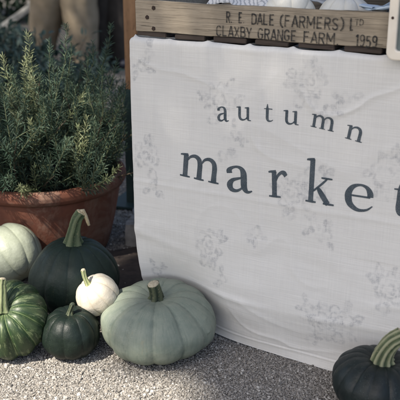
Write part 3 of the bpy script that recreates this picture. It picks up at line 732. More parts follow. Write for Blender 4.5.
squash('white_gourd', (*W(.352, .095, 0)[:2], .802), .062, .042, (S_cream, T_pale, M_cork), 'low white pumpkin half hidden in the crate behind the farm lettering', 9, .05, .2, None, tilt=(radians(-70), radians(-10)), seed=27, flat=.1)

# ------------------------------------------------------------ framed slate hanging at the right
M_cream = mat_plain('cream_enamel', (.78, .71, .60), (.70, .62, .51), 25, .45, .08, 60)
M_slate = mat_plain('grey_slate', (.14, .17, .165), (.10, .125, .12), 14, .5, .15, 90)
M_hole = mat_plain('screw_rust', (.03, .016, .012), (.05, .02, .012), 200, .7)
sg = empty('framed_slate', W(.611, -.030, .746), math.atan2(U.y, U.x)); tag(sg, 'grey slate in a rounded cream frame, hung in front of the crate', 'sign')
def rrect(w_, h_, r, n=8, x0=0, z0=0):
    out = []
    for cx, cz_, a0 in ((x0 + w_ - r, z0 + r, -pi / 2), (x0 + w_ - r, z0 + h_ - r, 0), (x0 + r, z0 + h_ - r, pi / 2), (x0 + r, z0 + r, pi)):
        for k in range(n + 1): a = a0 + pi / 2 * k / n; out.append((cx + r * cos(a), cz_ + r * sin(a)))
    return out
SW, SH, FR = .24, .34, .0185
oa = rrect(SW, SH, .016); ob = rrect(SW - 2 * FR, SH - 2 * FR, .006, x0=FR, z0=FR)
V = []; n = len(oa)
for (xo, zo_), (xi, zi) in zip(oa, ob):
    f = lambda t, y: (xo + (xi - xo) * t, y, zo_ + (zi - zo_) * t)
    V += [f(0, .016), f(0, .003), f(.04, .001), f(.14, 0), f(.86, 0), f(.96, .001), f(1, .003), f(1, .016)]
F = [(i * 8 + k, ((i + 1) % n) * 8 + k, ((i + 1) % n) * 8 + (k + 1) % 8, i * 8 + (k + 1) % 8) for i in range(n) for k in range(8)]
mesh_obj('frame', V, F, M_cream, sg)
bm = bmesh.new(); box_bm(bm, (SW / 2, .0105, SH / 2), (SW - 2 * FR + .004, .004, SH - 2 * FR + .004)); bm_obj('slate_panel', bm, M_slate, sg)
for z_ in (.082, SH - .082):
    V, F = tube([(.0085, .002, z_), (.0085, -.0007, z_)], [.0033, .0028], 12); mesh_obj('screw', V, F, M_hole, sg)

# ------------------------------------------------------------ terracotta pot
m = NM('terracotta', .8, spec=.25)
c = m.mix(m.ramp(m.noise(7, 6, .65), [(.35, 0), (.7, 1)]), (.15, .056, .033), (.10, .038, .025))
bl = m.ramp(m.noise(8, 9, .78, m.scale((1, 1, .7)), dist=.5), [(.50, 0), (.64, .6)])
c = m.mix(bl, c, (.23, .155, .115))
c = m.mix(m.ramp(m.noise(28, 6, .7), [(.56, 0), (.70, .45)]), c, (.06, .035, .026))
m.col(c); m.bump(m.math('ADD', m.noise(90, 6, .65), m.noise(12, 3)), .35, .0022); M_terra = m.m
M_soil = mat_plain('potting_soil', (.03, .022, .016), (.015, .011, .009), 60, .95, .8, 90)
PX, PY = -.503, 2.455
pot = empty('terracotta_pot', (PX, PY, 0)); tag(pot, 'wide weathered terracotta pot with a rolled rim holding the rosemary', 'plant pot')
prof = [(0, .004), (.188, .004), (.200, .010), (.212, .05), (.226, .11), (.238, .17), (.245, .205), (.246, .215), (.258, .222), (.264, .232), (.2655, .245), (.262, .257), (.252, .263), (.240, .261), (.232, .252), (.228, .235), (.215, .10)]
pr = []
for i in range(len(prof) - 1):
    for k in range(4):
        t = k / 4; pr.append((prof[i][0] * (1 - t) + prof[i + 1][0] * t, prof[i][1] * (1 - t) + prof[i + 1][1] * t))
pr.append(prof[-1]); N = 96; V = []
for (r, z) in pr:
    for k in range(N):
        a = 2 * pi * k / N; w_ = 1 + .006 * noise.noise(Vector((cos(a) * 2, sin(a) * 2, z * 6)))
        V.append((r * w_ * cos(a), r * w_ * sin(a), z + .0015 * noise.noise(Vector((cos(a) * 3, sin(a) * 3, 4)))))
F = [(j * N + k, j * N + (k + 1) % N, (j + 1) * N + (k + 1) % N, (j + 1) * N + k) for j in range(len(pr) - 1) for k in range(N)]
mesh_obj('pot_body', V, F, M_terra, pot, smooth=True)
V = [(0, 0, .222)]; F = []
for j in range(1, 9):
    for k in range(40):
        a = 2 * pi * k / 40; r = .227 * j / 8; V.append((r * cos(a), r * sin(a), .222 + .008 * noise.noise(Vector((r * cos(a) * 20, r * sin(a) * 20, 0)))))
F = [(0, 1 + k, 1 + (k + 1) % 40) for k in range(40)] + [(1 + (j - 1) * 40 + k, 1 + j * 40 + k, 1 + j * 40 + (k + 1) % 40, 1 + (j - 1) * 40 + (k + 1) % 40) for j in range(1, 8) for k in range(40)]
mesh_obj('soil', V, F, M_soil, pot)

# ------------------------------------------------------------ foliage tools
def leaf_mat(name, c0, c1, c2, rough=.55, trans=.25):
    m = NM(name, rough, spec=.3)
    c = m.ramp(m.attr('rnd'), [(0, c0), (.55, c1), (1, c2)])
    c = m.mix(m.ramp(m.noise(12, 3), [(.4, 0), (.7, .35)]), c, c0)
    m.col(c)
    tr = m.n('ShaderNodeBsdfTranslucent'); m.l(c, tr.inputs[0]); mx = m.n('ShaderNodeMixShader'); mx.inputs[0].default_value = trans
    m.l(m.b.outputs[0], mx.inputs[1]); m.l(tr.outputs[0], mx.inputs[2]); m.l(mx.outputs[0], m.t.nodes['Material Output'].inputs[0])
    return m.m
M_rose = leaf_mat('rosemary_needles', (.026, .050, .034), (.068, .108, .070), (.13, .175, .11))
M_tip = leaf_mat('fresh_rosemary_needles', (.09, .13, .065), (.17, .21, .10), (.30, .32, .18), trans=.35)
M_twig = mat_plain('woody_twig', (.085, .064, .042), (.05, .038, .026), 60, .85, .4)
M_stemg = mat_plain('green_twig', (.085, .095, .045), (.05, .06, .03), 60, .8, .3)
def needles(P, D, L, Wd, rnd, arr):
    """append folded needle leaves at points P along directions D"""
    n = len(P); D = D / np.linalg.norm(D, axis=1, keepdims=True)
    up = rng.normal(size=(n, 3)) * .5 + np.array([0, 0, 1.0]); sd = np.cross(D, up); sd /= (np.linalg.norm(sd, axis=1, keepdims=True) + 1e-9); nn = np.cross(sd, D)
    bend = rng.uniform(-.14, .06, n)[:, None] * L[:, None]
    w2 = Wd[:, None] / 2
    a = P; bL = P + D * L[:, None] * .35 + sd * w2 + nn * w2 * .5; bR = P + D * L[:, None] * .35 - sd * w2 + nn * w2 * .5
    mid = P + D * L[:, None] * .5 + nn * bend * .3
    cL = P + D * L[:, None] * .78 + sd * w2 * .8 + nn * (bend * .7 + w2 * .4); cR = P + D * L[:, None] * .78 - sd * w2 * .8 + nn * (bend * .7 + w2 * .4)
    tip = P + D * L[:, None] + nn * bend
    V = np.stack([a, bL, cL, tip, cR, bR, mid], 1).reshape(-1, 3)
    f = np.array([(0, 1, 6, 6), (1, 2, 6, 6), (2, 3, 6, 6), (3, 4, 6, 6), (4, 5, 6, 6), (5, 0, 6, 6)])[:, :3]
    F = (f[None] + (np.arange(n) * 7)[:, None, None]).reshape(-1, 3)
    arr.append((V, F, np.repeat(rnd, 7)))
def merge(arr):
    V = []; F = []; R = []; b = 0
    for v, f, r in arr: V.append(v); F.append(f + b); R.append(r); b += len(v)
    return np.concatenate(V), np.concatenate(F), np.concatenate(R)
def shoot_path(p0, d0, L, n=10, curl=.25, up=.5):
    p = np.array(p0, float); d = np.array(d0, float); d /= np.linalg.norm(d); P = [p.copy()]; ax = rng.normal(size=3) * curl
    for i in range(n):
        d = d + (np.array([0, 0, up]) + ax) / n * 1.0; d /= np.linalg.norm(d); p = p + d * L / n; P.append(p.copy())
    return np.array(P)
def dress(path, arr, dens=1.0, ln=.021, wd=.0023, base=.15, tone=.5):
    seg = np.linalg.norm(np.diff(path, axis=0), axis=1); cum = np.concatenate([[0], np.cumsum(seg)]); L = cum[-1]
    n = int(L / .0031 * dens)
    if n < 3: return
    t = base + (1 - base) * np.sort(rng.uniform(0, 1, n)) ** .85; s = t * L
    P = np.stack([np.interp(s, cum, path[:, k]) for k in range(3)], 1)
    T = np.stack([np.interp(np.minimum(s + .004, L), cum, path[:, k]) - np.interp(np.maximum(s - .004, 0), cum, path[:, k]) for k in range(3)], 1); T /= np.linalg.norm(T, axis=1, keepdims=True) + 1e-9
    ph = np.arange(n) * 2.4 + rng.uniform(0, 6); q = np.cross(T, np.array([.3, .2, .9])); q /= np.linalg.norm(q, axis=1, keepdims=True) + 1e-9; r = np.cross(T, q)
    out = q * np.cos(ph)[:, None] + r * np.sin(ph)[:, None]
    sp = (1.35 - .75 * t ** 3 + rng.normal(0, .2, n))[:, None]
    D = T * .8 + out * sp
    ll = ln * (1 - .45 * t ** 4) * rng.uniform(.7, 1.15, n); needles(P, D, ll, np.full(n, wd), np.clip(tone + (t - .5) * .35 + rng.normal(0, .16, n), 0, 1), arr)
def tubes_np(paths, radii, n=5):
    V = []; F = []
    for path, (r0, r1) in zip(paths, radii):
        b = len(V); m_ = len(path); v, f = tube([tuple(p) for p in path], list(np.linspace(r0, r1, m_)), n, False); V += v; F += [tuple(b + i for i in q) for q in f]
    return V, F

# ---- rosemary
rm = empty('rosemary_bush', (PX, PY, .222)); tag(rm, 'bushy green rosemary with upright needle shoots growing in the terracotta pot', 'plant')
O = np.array([PX, PY, .222])
inner = []; wood = []; wr = []; cand = []
for i in range(105):
    a = rng.uniform(0, 2 * pi); r = sqrt(rng.uniform(0, 1)); x, y = r * cos(a), r * sin(a)
    p0 = np.array([x * .17, y * .17, -.005])
    lean = .10 + .85 * r ** 1.3
    L = rng.uniform(.20, .37) * (1.05 - .30 * r)
    d = np.array([x * lean * 1.05, y * lean * .9, 1.0 - .45 * r])
    P = shoot_path(p0, d, L, 12, .5, .35); wood.append(P); wr.append((.0038, .0014))
    dress(P[3:], inner, .95, .026, .0023, .0, .12)
    for k in range(rng.integers(5, 9)):
        j = rng.integers(3, 12); q = P[j]; dd = rng.normal(size=3) * .38 + np.array([x * .6, y * .6, .9]); Ls = rng.uniform(.07, .17)
        SP = shoot_path(q, dd, Ls, 8, .4, .5); cand.append(SP)
# low skirt round the rim
for i in range(170):
    a = rng.uniform(0, 2 * pi); r = rng.uniform(.13, .215); p0 = np.array([cos(a) * r, sin(a) * r, rng.uniform(.0, .06)])
    d = np.array([cos(a) * rng.uniform(.1, .7), sin(a) * rng.uniform(.1, .7), rng.uniform(.5, 1.1)]); cand.append(shoot_path(p0, d, rng.uniform(.07, .16), 8, .3, .6))
# named tall / sunlit shoots:  tip positions read off the photograph's depth and height
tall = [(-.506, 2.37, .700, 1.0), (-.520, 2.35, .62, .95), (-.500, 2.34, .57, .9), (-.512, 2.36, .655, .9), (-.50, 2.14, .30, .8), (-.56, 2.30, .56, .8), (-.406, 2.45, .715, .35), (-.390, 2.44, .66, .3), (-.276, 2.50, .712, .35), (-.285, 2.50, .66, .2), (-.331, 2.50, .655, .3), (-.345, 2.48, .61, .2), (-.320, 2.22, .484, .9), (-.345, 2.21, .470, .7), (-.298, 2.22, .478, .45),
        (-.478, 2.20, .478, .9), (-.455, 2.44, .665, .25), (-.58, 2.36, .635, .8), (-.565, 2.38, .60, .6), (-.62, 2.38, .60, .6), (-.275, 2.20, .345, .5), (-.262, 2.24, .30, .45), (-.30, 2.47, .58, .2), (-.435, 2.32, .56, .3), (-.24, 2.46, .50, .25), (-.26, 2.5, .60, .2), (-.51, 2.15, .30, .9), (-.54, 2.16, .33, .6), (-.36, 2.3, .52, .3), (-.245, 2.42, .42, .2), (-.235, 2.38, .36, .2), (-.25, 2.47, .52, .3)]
sprigs = []
for (tx, ty_, tz, tone) in tall:
    tp = np.array([tx, ty_, tz]) - O; b0 = np.array([tp[0] * .62, tp[1] * .62 + .02, max(.02, tp[2] - rng.uniform(.17, .24))])
    mid = (b0 + tp) / 2 + np.array([tp[0] * .12, tp[1] * .10, -.01]) + rng.normal(size=3) * .006
    t = np.linspace(0, 1, 12)[:, None]; P = (1 - t) ** 2 * b0 + 2 * t * (1 - t) * mid + t * t * tp
    P += (rng.normal(size=(12, 3)) * .0015)
    sprigs.append((P, tone))
cand.sort(key=lambda P: -(P[-1][2] * 1.0 - P[-1][1] * .9 + rng.uniform(0, .25)))
cc = []
for P in cand:
    tipw = P[-1] + O
    if tipw[0] > -.225: continue
    cc.append(P)
nsp = 66
for P in cc[:nsp]: sprigs.append((P, .45 + rng.uniform(-.25, .2)))
for P in cc[nsp:]: dress(P, inner, 1.05, .026, .0023, .0, .22)
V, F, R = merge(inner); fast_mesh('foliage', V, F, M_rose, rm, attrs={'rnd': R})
V, F = tubes_np(wood, wr, 5); mesh_obj('woody_stem', V, F, M_twig, rm, smooth=True)
V, F = tubes_np(cc[nsp:], [(.0014, .0007)] * len(cc[nsp:]), 4); mesh_obj('twigs', V, F, M_stemg, rm)
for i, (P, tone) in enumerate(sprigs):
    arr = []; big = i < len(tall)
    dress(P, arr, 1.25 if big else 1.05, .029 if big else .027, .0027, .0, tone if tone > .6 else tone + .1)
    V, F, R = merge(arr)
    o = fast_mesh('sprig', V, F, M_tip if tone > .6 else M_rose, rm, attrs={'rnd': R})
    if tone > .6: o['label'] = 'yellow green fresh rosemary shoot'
    V, F = tubes_np([P], [(.0019, .0008)], 5); mesh_obj('twig', V, F, M_stemg, o)

# ---- broad leafed herbs and shrubs behind
def leaves(P, D, L, Wd, rnd, arr, rng=rng):
    n = len(P); D = D / np.linalg.norm(D, axis=1, keepdims=True); up = rng.normal(size=(n, 3)) * .7 + np.array([0, 0, 1.0]); sd = np.cross(D, up); sd /= np.linalg.norm(sd, axis=1, keepdims=True) + 1e-9; nn = np.cross(sd, D)
    l = L[:, None]; w2 = Wd[:, None] / 2; dr = -rng.uniform(.05, .3, n)[:, None] * l
    pts = [P, P + D * l * .3 + sd * w2 * .85 + nn * w2 * .35, P + D * l * .7 + sd * w2 * .8 + nn * (w2 * .3 + dr * .4), P + D * l + nn * dr, P + D * l * .7 - sd * w2 * .8 + nn * (w2 * .3 + dr * .4), P + D * l * .3 - sd * w2 * .85 + nn * w2 * .35, P + D * l * .5 + nn * dr * .2]
    V = np.stack(pts, 1).reshape(-1, 3); f = np.array([(0, 1, 6), (1, 2, 6), (2, 3, 6), (3, 4, 6), (4, 5, 6), (5, 0, 6)])
    arr.append((V, (f[None] + (np.arange(n) * 7)[:, None, None]).reshape(-1, 3), np.repeat(rnd, 7)))
def shrub(name, loc, rx, h, nst, lf, mat, label, cat='plant', nlv=26, group=None):
    root = empty(name, loc); tag(root, label, cat, group); arr = []; ps = []
    for i in range(nst):
        a = rng.uniform(0, 2 * pi); r = sqrt(rng.uniform(0, 1)); d = np.array([cos(a) * r * rx / h * 1.3, sin(a) * r * rx / h * 1.3, 1.0])
        P = shoot_path((cos(a) * r * rx * .3, sin(a) * r * rx * .3, 0), d, h * rng.uniform(.7, 1.05) * (1.1 - .25 * r), 10, .4, .2); ps.append(P)
        t = rng.uniform(.2, 1, nlv); Q = np.stack([np.interp(t * 10, range(11), P[:, k]) for k in range(3)], 1)
        D = rng.normal(size=(nlv, 3)) + np.array([0, 0, .5]); Q = Q + D * lf * .25
        leaves(Q, D, lf * rng.uniform(.6, 1.2, nlv), lf * .36 * rng.uniform(.8, 1.2, nlv), rng.uniform(0, 1, nlv), arr)
    V, F, R = merge(arr); fast_mesh('foliage', V, F, mat, root, attrs={'rnd': R})
    V, F = tubes_np(ps, [(.004, .0015)] * len(ps), 5); mesh_obj('stem', V, F, M_twig, root)
    return root
M_sage = leaf_mat('sage_leaves', (.035, .062, .052), (.065, .10, .082), (.13, .17, .14), .6, .15)
M_hedge = leaf_mat('hedge_leaves', (.010, .022, .014), (.022, .042, .024), (.045, .07, .035), .5, .15)
shrub('sage_plant', (-.98, 3.75, 0), .32, .53, 120, .055, M_sage, 'grey green sage plant behind the rosemary, at the left edge', group='herbs behind the rosemary')
shrub('sage_plant', (-.72, 3.90, 0), .26, .50, 100, .055, M_sage, 'grey green sage plant behind the middle of the rosemary, below the khaki trousers', group='herbs behind the rosemary')
shrub('leafy_shrub', (-1.36, 4.9, 0), .42, .47, 130, .07, M_sage, 'dark leafy shrub in the far left corner beside the pale sloping board')

# hedge closing the background
def hedge():
    root = empty('hedge', (-1.2, 9.2, 0)); tag(root, 'dark clipped hedge far behind the people', 'hedge'); arr = []; n = 26000
    P = np.stack([rng.uniform(-4, 4.5, n), rng.uniform(-.6, .6, n), rng.uniform(0.02, 1.9, n)], 1); P[:n // 2, 1] = -.55 + rng.normal(0, .07, n // 2)
    leaves(P, rng.normal(size=(n, 3)) + np.array([0, -.6, .2]), rng.uniform(.06, .11, n), rng.uniform(.035, .06, n), rng.uniform(0, 1, n), arr)
    V, F, R = merge(arr); fast_mesh('foliage', V, F, M_hedge, root, attrs={'rnd': R})
    ps = [shoot_path((x, 0, 0), (rng.normal() * .1, rng.normal() * .1, 1), 1.7, 8, .2, 0) for x in np.linspace(-3.8, 4.3, 24)]
    V, F = tubes_np(ps, [(.02, .008)] * len(ps), 6); mesh_obj('stem', V, F, M_twig, root)
hedge()

# ------------------------------------------------------------ timber post in its green holder
M_post = mat_wood('varnished_post', (.30, .165, .082), (.21, .11, .052), (.09, .045, .024), (30, 30, 2), .5)
M_holder = mat_plain('green_metal', (.028, .050, .046), (.018, .034, .032), 20, .45, .15, 80)
ps = empty('timber_post', (-.236, 2.87, 0), radians(-20)); tag(ps, 'brown timber post of the stall standing in a dark green holder behind the cloth', 'post')
bm = bmesh.new(); box_bm(bm, (0, 0, 1.23), (.052, .052, 2.42)); bm_obj('shaft', bm, M_post, ps, bevel=.004)
bm = bmesh.new(); box_bm(bm, (0, 0, .222), (.066, .066, .436)); bm_obj('post_holder', bm, M_holder, ps, bevel=.004)
bm = bmesh.new(); box_bm(bm, (0, 0, .006), (.18, .18, .010)); bm_obj('base_plate', bm, M_holder, ps, bevel=.002)

# stone block on the ground right of the pot
M_block = mat_plain('rough_stone', (.27, .255, .235), (.13, .12, .11), 26, .95, .9, 60)
bm = bmesh.new(); box_bm(bm, (0, 0, .040), (.40, .17, .080)); bmesh.ops.subdivide_edges(bm, edges=bm.edges[:], cuts=9, use_grid_fill=True)
kb = bm_obj('stone_block', bm, M_block, None, smooth=False); wobble(kb, .012, 14, 5); kb.location = (-.035, 2.50, -.004); kb.rotation_euler = (0, 0, radians(-6))
tag(kb, 'rough grey stone block on the ground between pot and cloth', 'stone')

# ------------------------------------------------------------ pale sloping board (bench leg) far left
M_pale = mat_wood('pale_timber', (.50, .49, .46), (.40, .385, .36), (.26, .25, .23), (3, 30, 30))
bn = empty('trestle_table', (-1.87, 6.1, 0)); tag(bn, 'pale painted trestle table with sloping legs in the upper left background', 'table')
def beam(name, a, b, w_, t_b, mat, par):
    a = Vector(a); b = Vector(b); d = b - a; bm = bmesh.new(); box_bm(bm, (0, 0, d.length / 2), (w_, t_b, d.length))
    o = bm_obj(name, bm, mat, par, bevel=.004); o.location = a; o.rotation_euler = d.to_track_quat('Z', 'Y').to_euler(); return o
for y_ in (0, .55):
    beam('leg', (0, y_, .02), (1.15, y_, .80), .085, .03, M_pale, bn)
    beam('leg', (2.3, y_ + .035, .02), (1.15, y_ + .035, .80), .085, .03, M_pale, bn)
beam('cross_bar', (.60, -.034, .455), (1.70, -.034, .455), .028, .03, M_pale, bn)
for k in range(3): beam('top_plank', (-.15, .06 + k * .20, .83), (2.4, .06 + k * .20, .83), .03, .17, M_pale, bn)

# ------------------------------------------------------------ people standing behind
M_sk = mat_plain('skin_tone', (.48, .30, .21), (.42, .25, .17), 20, .55, .05)
def skin_mesh(name, joints, bones, mat, parent, sub=2):
    me = bpy.data.meshes.new(name); keys = list(joints); me.from_pydata([joints[k][0] for k in keys], [], [(keys.index(a), keys.index(b)) for a, b in bones])
    o = bpy.data.objects.new(name, me); C.objects.link(o)
    md = o.modifiers.new('s', 'SKIN'); md.use_smooth_shade = True; me.skin_vertices
    if not me.skin_vertices: pass
    for i, k in enumerate(keys):
        r = joints[k][1]; r = (r, r) if not isinstance(r, tuple) else r
        me.skin_vertices[0].data[i].radius = r
    me.skin_vertices[0].data[0].use_root = True
    s2 = o.modifiers.new('d', 'SUBSURF'); s2.levels = s2.render_levels = sub
    dg = bpy.context.evaluated_depsgraph_get(); m2 = bpy.data.meshes.new_from_object(o.evaluated_get(dg)); bpy.data.objects.remove(o)
    m2.materials.clear(); m2.materials.append(mat); m2.name = name; m2.polygons.foreach_set('use_smooth', [True] * len(m2.polygons))
    o = bpy.data.objects.new(name, m2); C.objects.link(o); o.parent = parent; return o
def person(loc, rz, footL, footR, kneeL, kneeR, m_tr, m_top, m_shoe, m_hair, label, wide=1.0):
    root = empty('person', loc, rz); tag(root, label, 'person')
    hL, hR = (.10, 0, .90), (-.10, 0, .90)
    aL, aR = (footL[0], footL[1] + .02, .09 + footL[2]), (footR[0], footR[1] + .02, .09 + footR[2])
    J = {'pelvis': ((0, 0, .95), (.15, .11)), 'waist': ((0, 0, 1.12), (.13, .095)), 'chest': ((0, 0, 1.33), (.165, .11)), 'neck': ((0, 0, 1.47), .055), 'jaw': ((0, -.02, 1.56), (.065, .08)), 'crown': ((0, 0, 1.68), (.078, .095)), 'top': ((0, .005, 1.74), (.05, .06)),
         'nose': ((0, -.115, 1.615), .012),
         'hL': (hL, .085), 'hR': (hR, .085), 'kL': (kneeL, .055), 'kR': (kneeR, .055), 'aL': (aL, .037), 'aR': (aR, .037), 'tL': ((footL[0], footL[1] - .13, footL[2] + .03), (.02, .016)), 'tR': ((footR[0], footR[1] - .13, footR[2] + .03), (.02, .016)),
         'sL': ((.19, 0, 1.41), .055), 'sR': ((-.19, 0, 1.41), .055), 'eL': ((.25, .02, 1.13), .04), 'eR': ((-.25, .02, 1.13), .04), 'wL': ((.24, -.10, .90), .027), 'wR': ((-.24, -.10, .90), .027), 'pL': ((.235, -.13, .82), (.02, .04)), 'pR': ((-.235, -.13, .82), (.02, .04))}
    Bn = [('pelvis', 'waist'), ('waist', 'chest'), ('chest', 'neck'), ('neck', 'jaw'), ('jaw', 'crown'), ('crown', 'top'), ('crown', 'nose'), ('pelvis', 'hL'), ('pelvis', 'hR'), ('hL', 'kL'), ('hR', 'kR'), ('kL', 'aL'), ('kR', 'aR'), ('aL', 'tL'), ('aR', 'tR'),
          ('chest', 'sL'), ('chest', 'sR'), ('sL', 'eL'), ('sR', 'eR'), ('eL', 'wL'), ('eR', 'wR'), ('wL', 'pL'), ('wR', 'pR')]
    for s, q in (('L', 1), ('R', -1)):
        pm = J['p' + s][0]
        for k in range(4):
            J['f%s%d' % (s, k)] = ((pm[0] - q * .002 * k, pm[1] - .025 + .018 * k, pm[2] - .045), .009); J['g%s%d' % (s, k)] = ((pm[0] - q * .012, pm[1] - .022 + .018 * k, pm[2] - .085 + .006 * abs(k - 1)), .007)
            Bn += [('p' + s, 'f%s%d' % (s, k)), ('f%s%d' % (s, k), 'g%s%d' % (s, k))]
        J['th' + s] = ((pm[0] - q * .025, pm[1] - .04, pm[2] + .0), .010); J['ti' + s] = ((pm[0] - q * .03, pm[1] - .055, pm[2] - .035), .008); Bn += [('p' + s, 'th' + s), ('th' + s, 'ti' + s)]
    skin_mesh('body', J, Bn, M_sk, root)
    # trousers: one open tube per leg joined at the hips
    V = []; F = []; N_ = 28
    def ring(c, rx, ry, z, sd):
        for k in range(N_):
            a = 2 * pi * k / N_; f = 1 + .10 * noise.noise(Vector((cos(a) * 2.2 + sd, sin(a) * 2.2, z * 7))) + .04 * noise.noise(Vector((cos(a) * 5, sin(a) * 5 + sd, z * 22)))
            V.append((c[0] + rx * f * cos(a), c[1] + ry * f * sin(a), z))
    for h_, kn, ft, sd in ((hL, kneeL, footL, 1), (hR, kneeR, footR, 7)):
        b = len(V); m_ = 22
        for i in range(m_):
            t = i / (m_ - 1); z = .96 + (.030 + ft[2] - .96) * t
            if z > kn[2]: q = (.96 - z) / (.96 - kn[2]); cx = h_[0] + (kn[0] - h_[0]) * q; cy = h_[1] + (kn[1] - h_[1]) * q
            else: q = (kn[2] - z) / (kn[2] - .055 - ft[2]); cx = kn[0] + (ft[0] - kn[0]) * q; cy = kn[1] + (ft[1] + .01 - kn[1]) * q
            rr = (.140 - .058 * max(0, min(1, (t - .42) * 1.9))) * wide; ring((cx, cy), rr, rr * 1.05, z, sd)
        F += [(b + i * N_ + k, b + i * N_ + (k + 1) % N_, b + (i + 1) * N_ + (k + 1) % N_, b + (i + 1) * N_ + k) for i in range(m_ - 1) for k in range(N_)]
    b = len(V)
    for z, rx, ry in ((.82, .17, .12), (.90, .195, .135), (1.0, .180, .130), (1.08, .165, .12)): ring((0, 0), rx, ry, z, 3)
    F += [(b + i * N_ + k, b + i * N_ + (k + 1) % N_, b + (i + 1) * N_ + (k + 1) % N_, b + (i + 1) * N_ + k) for i in range(3) for k in range(N_)]
    tr = mesh_obj('trousers', V, F, m_tr, root, smooth=True); sm = tr.modifiers.new('t', 'SOLIDIFY'); sm.thickness = .003
    JT = {'a': ((0, 0, 1.0), (.185, .145)), 'b': ((0, 0, 1.14), (.165, .13)), 'c': ((0, 0, 1.33), (.195, .14)), 'd': ((0, 0, 1.42), (.10, .09)), 'l': ((.20, 0, 1.40), .075), 'r': ((-.20, 0, 1.40), .075), 'le': ((.262, .02, 1.13), .058), 're': ((-.262, .02, 1.13), .058), 'lw': ((.25, -.07, .95), .045), 'rw': ((-.25, -.07, .95), .045)}
    skin_mesh('jumper', JT, [('a', 'b'), ('b', 'c'), ('c', 'd'), ('c', 'l'), ('c', 'r'), ('l', 'le'), ('r', 're'), ('le', 'lw'), ('re', 'rw')], m_top, root)
    for ft in (footL, footR):
        sh = skin_mesh('shoe', {'h': ((ft[0], ft[1] + .05, ft[2] + .045), (.042, .045)), 'm': ((ft[0], ft[1] - .05, ft[2] + .040), (.046, .042)), 't': ((ft[0], ft[1] - .15, ft[2] + .030), (.046, .030)), 'k': ((ft[0], ft[1] + .02, ft[2] + .115), (.055, .055))}, [('h', 'm'), ('m', 't'), ('h', 'k')], m_shoe, root)
    skin_mesh('hair', {'a': ((0, .03, 1.66), (.095, .10)), 'b': ((0, .015, 1.745), (.07, .08)), 'c': ((0, .07, 1.58), (.075, .05))}, [('a', 'b'), ('a', 'c')], m_hair, root)
    return root
M_khaki = fabric('khaki_cotton', (.26, .21, .15), (.20, .16, .11)); M_dkbr = fabric('dark_brown_wool', (.055, .047, .042), (.038, .033, .030)); M_navy = mat_plain('navy_leather', (.012, .016, .030), (.02, .022, .035), 30, .5)
M_black = mat_plain('black_leather', (.015, .015, .018), (.025, .024, .025), 30, .5); M_top1 = fabric('grey_knit', (.20, .20, .20), (.15, .15, .15)); M_top2 = fabric('navy_knit', (.03, .04, .07), (.02, .03, .05)); M_hair = mat_plain('brown_hair', (.05, .03, .02), (.03, .02, .012), 60, .6)
person((-.975, 5.80, 0), radians(10), (.145, -.08, 0), (-.17, .12, 0), (.115, -.05, .50), (-.09, .03, .50), M_khaki, M_top1, M_black, M_hair, 'person in loose khaki trousers standing with feet apart behind the plants', 1.02)
person((-.650, 6.02, 0), radians(5), (.085, -.06, 0), (-.070, .02, 0), (.085, -.04, .50), (-.075, .0, .50), M_dkbr, M_top2, M_navy, M_hair, 'person in dark brown trousers and navy shoes standing left of the timber post', 1.15)

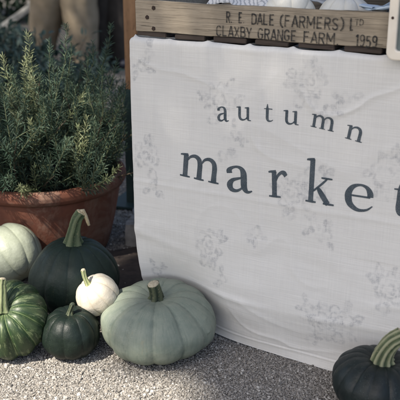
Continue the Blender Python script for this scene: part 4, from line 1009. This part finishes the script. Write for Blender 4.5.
# ------------------------------------------------------------ unseen leaf canopy added behind the camera to shape sun and shade
LEAK = .72  # how far canopy leaves shrink to let sun onto the upper cloth
def added_canopy():
    root = empty('added_canopy', (-4.6, -3.2, 0)); tag(root, 'unseen leafy canopy added behind the viewer, its gaps shaped to steer the sun patches', 'added canopy')
    rng = np.random.default_rng(5); O_ = np.array([-4.6, -3.2, 0]); s = np.array(sv)
    lit = [((-.40, 1.53, 0), .10, 1.0), ((-.33, 1.55, 0), .045, 1.0), ((-.48, 1.52, 0), .09, 1.0), ((-.47, 1.57, 0), .06, 1.0), ((-.22, 1.56, 0), .02, 1), ((-.50, 1.55, 0), .06, 1.0), ((-.10, 1.56, 0), .03, 1), ((-.12, 1.50, 0), .03, 1), ((-.03, 1.52, 0), .02, .9), ((-.44, 1.50, 0), .07, 1), ((-.53, 1.55, 0), .07, 1),
           ((-.52, 2.10, .15), .055, 1.0), ((-.53, 2.12, .12), .03, 1.0), ((-.270, 1.76, .150), .045, 1.0), ((-.508, 2.37, .66), .075, 1.0), ((-.51, 2.36, .58), .06, 1.0), ((-.32, 2.2, .47), .06, 1.0), ((-.478, 2.2, .46), .05, 1.0), ((-.515, 2.15, .29), .05, 1.0),
           ((-.58, 2.36, .60), .03, 1.0), ((-.50, 1.70, .15), .04, 1.0), ((-.43, 1.70, .13), .02, 1), ((-.50, 2.2, .20), .03, .8), ((-.38, 2.3, .5), .03, .8)]
    n = 42000
    Q = np.stack([rng.uniform(-1.6, 1.5, n), rng.uniform(.9, 3.4, n), rng.uniform(0, .8, n)], 1)
    n2 = 34000; Q2 = np.stack([rng.uniform(-3.2, 2.4, n2), rng.uniform(2.6, 10, n2), rng.uniform(0, 1.0, n2)], 1)
    Q = np.concatenate([Q, Q2]); n = len(Q)
    T = rng.uniform(4.6, 6.2, n); P = Q + s[None] * T[:, None]
    P += rng.normal(size=(n, 3)) * .03
    keep = np.ones(n, bool); L = rng.uniform(.06, .10, n)
    for (c_, r, pr_) in lit:  # leaves dropped along the sun rays so these spots stay sunlit
        rel = P - np.array(c_)[None]; tt = rel @ s; dist = np.linalg.norm(rel - tt[:, None] * s[None], axis=1)
        jag = r * (1 + .25 * np.sin(np.arctan2(rel[:, 0], rel[:, 1] - .5 * rel[:, 2]) * 5 + r * 90))
        keep &= ~((dist < jag * 1.45 + L * .45) & (rng.uniform(0, 1, n) < pr_))
    Nn = np.array([-B.x, -B.y, 0]); hp_ = P - ((P - np.array(P0)) @ Nn / (s @ Nn))[:, None] * s[None]
    uu = (hp_ - np.array(P0)) @ np.array(U); vv = hp_[:, 2]; f_ = np.clip((vv - .10) / .60, 0, 1); f_ = f_ * f_ * (3 - 2 * f_)
    L = L * np.sqrt(1 - LEAK * f_ * ((uu > -.03) & (uu < 1.0) & (vv < 1.1)))
    P = P[keep]; L = L[keep]; n = len(P); arr = []
    D = np.cross(rng.normal(size=(n, 3)), s[None]) + rng.normal(size=(n, 3)) * .3
    leaves(P - D / np.linalg.norm(D, axis=1, keepdims=True) * L[:, None] * .5 - O_, D, L, L * .62, rng.uniform(0, 1, n), arr)
    V, F, R = merge(arr); fast_mesh('crown', V, F, M_hedge, root, attrs={'rnd': R})
    tr = [np.array([(0, 0, 0), (.05, .05, 1.0), (.1, .15, 2.0), (.3, .5, 3.0), (.8, 1.2, 3.9)])]; rr = [(.20, .11)]
    V, F = tubes_np(tr, rr, 16); mesh_obj('trunk', V, F, M_twig, root, smooth=True)
    br = []
    tries = 0
    while len(br) < 12 and tries < 400:
        tries += 1
        e = np.array([rng.uniform(-.5, 4.4), rng.uniform(1.5, 9.0), rng.uniform(4.6, 5.6)]); a = np.array([.8, 1.2, 3.85]); mdp = (a + e) / 2 + np.array([0, 0, .35]); t = np.linspace(0, 1, 30)[:, None]; b = (1 - t) ** 2 * a + 2 * t * (1 - t) * mdp + t * t * e
        bad = False
        for (c_, r, pr_) in lit:
            rel = b + O_ - np.array(c_)[None]; tt = rel @ s
            if np.min(np.linalg.norm(rel - tt[:, None] * s[None], axis=1)) < .06 + r: bad = True
        if not bad: br.append(b[::4])
    for k, b in enumerate(br):
        V, F = tubes_np([b], [(.05, .012)], 8); mesh_obj('limb', V, F, M_twig, root, smooth=True)
added_canopy()
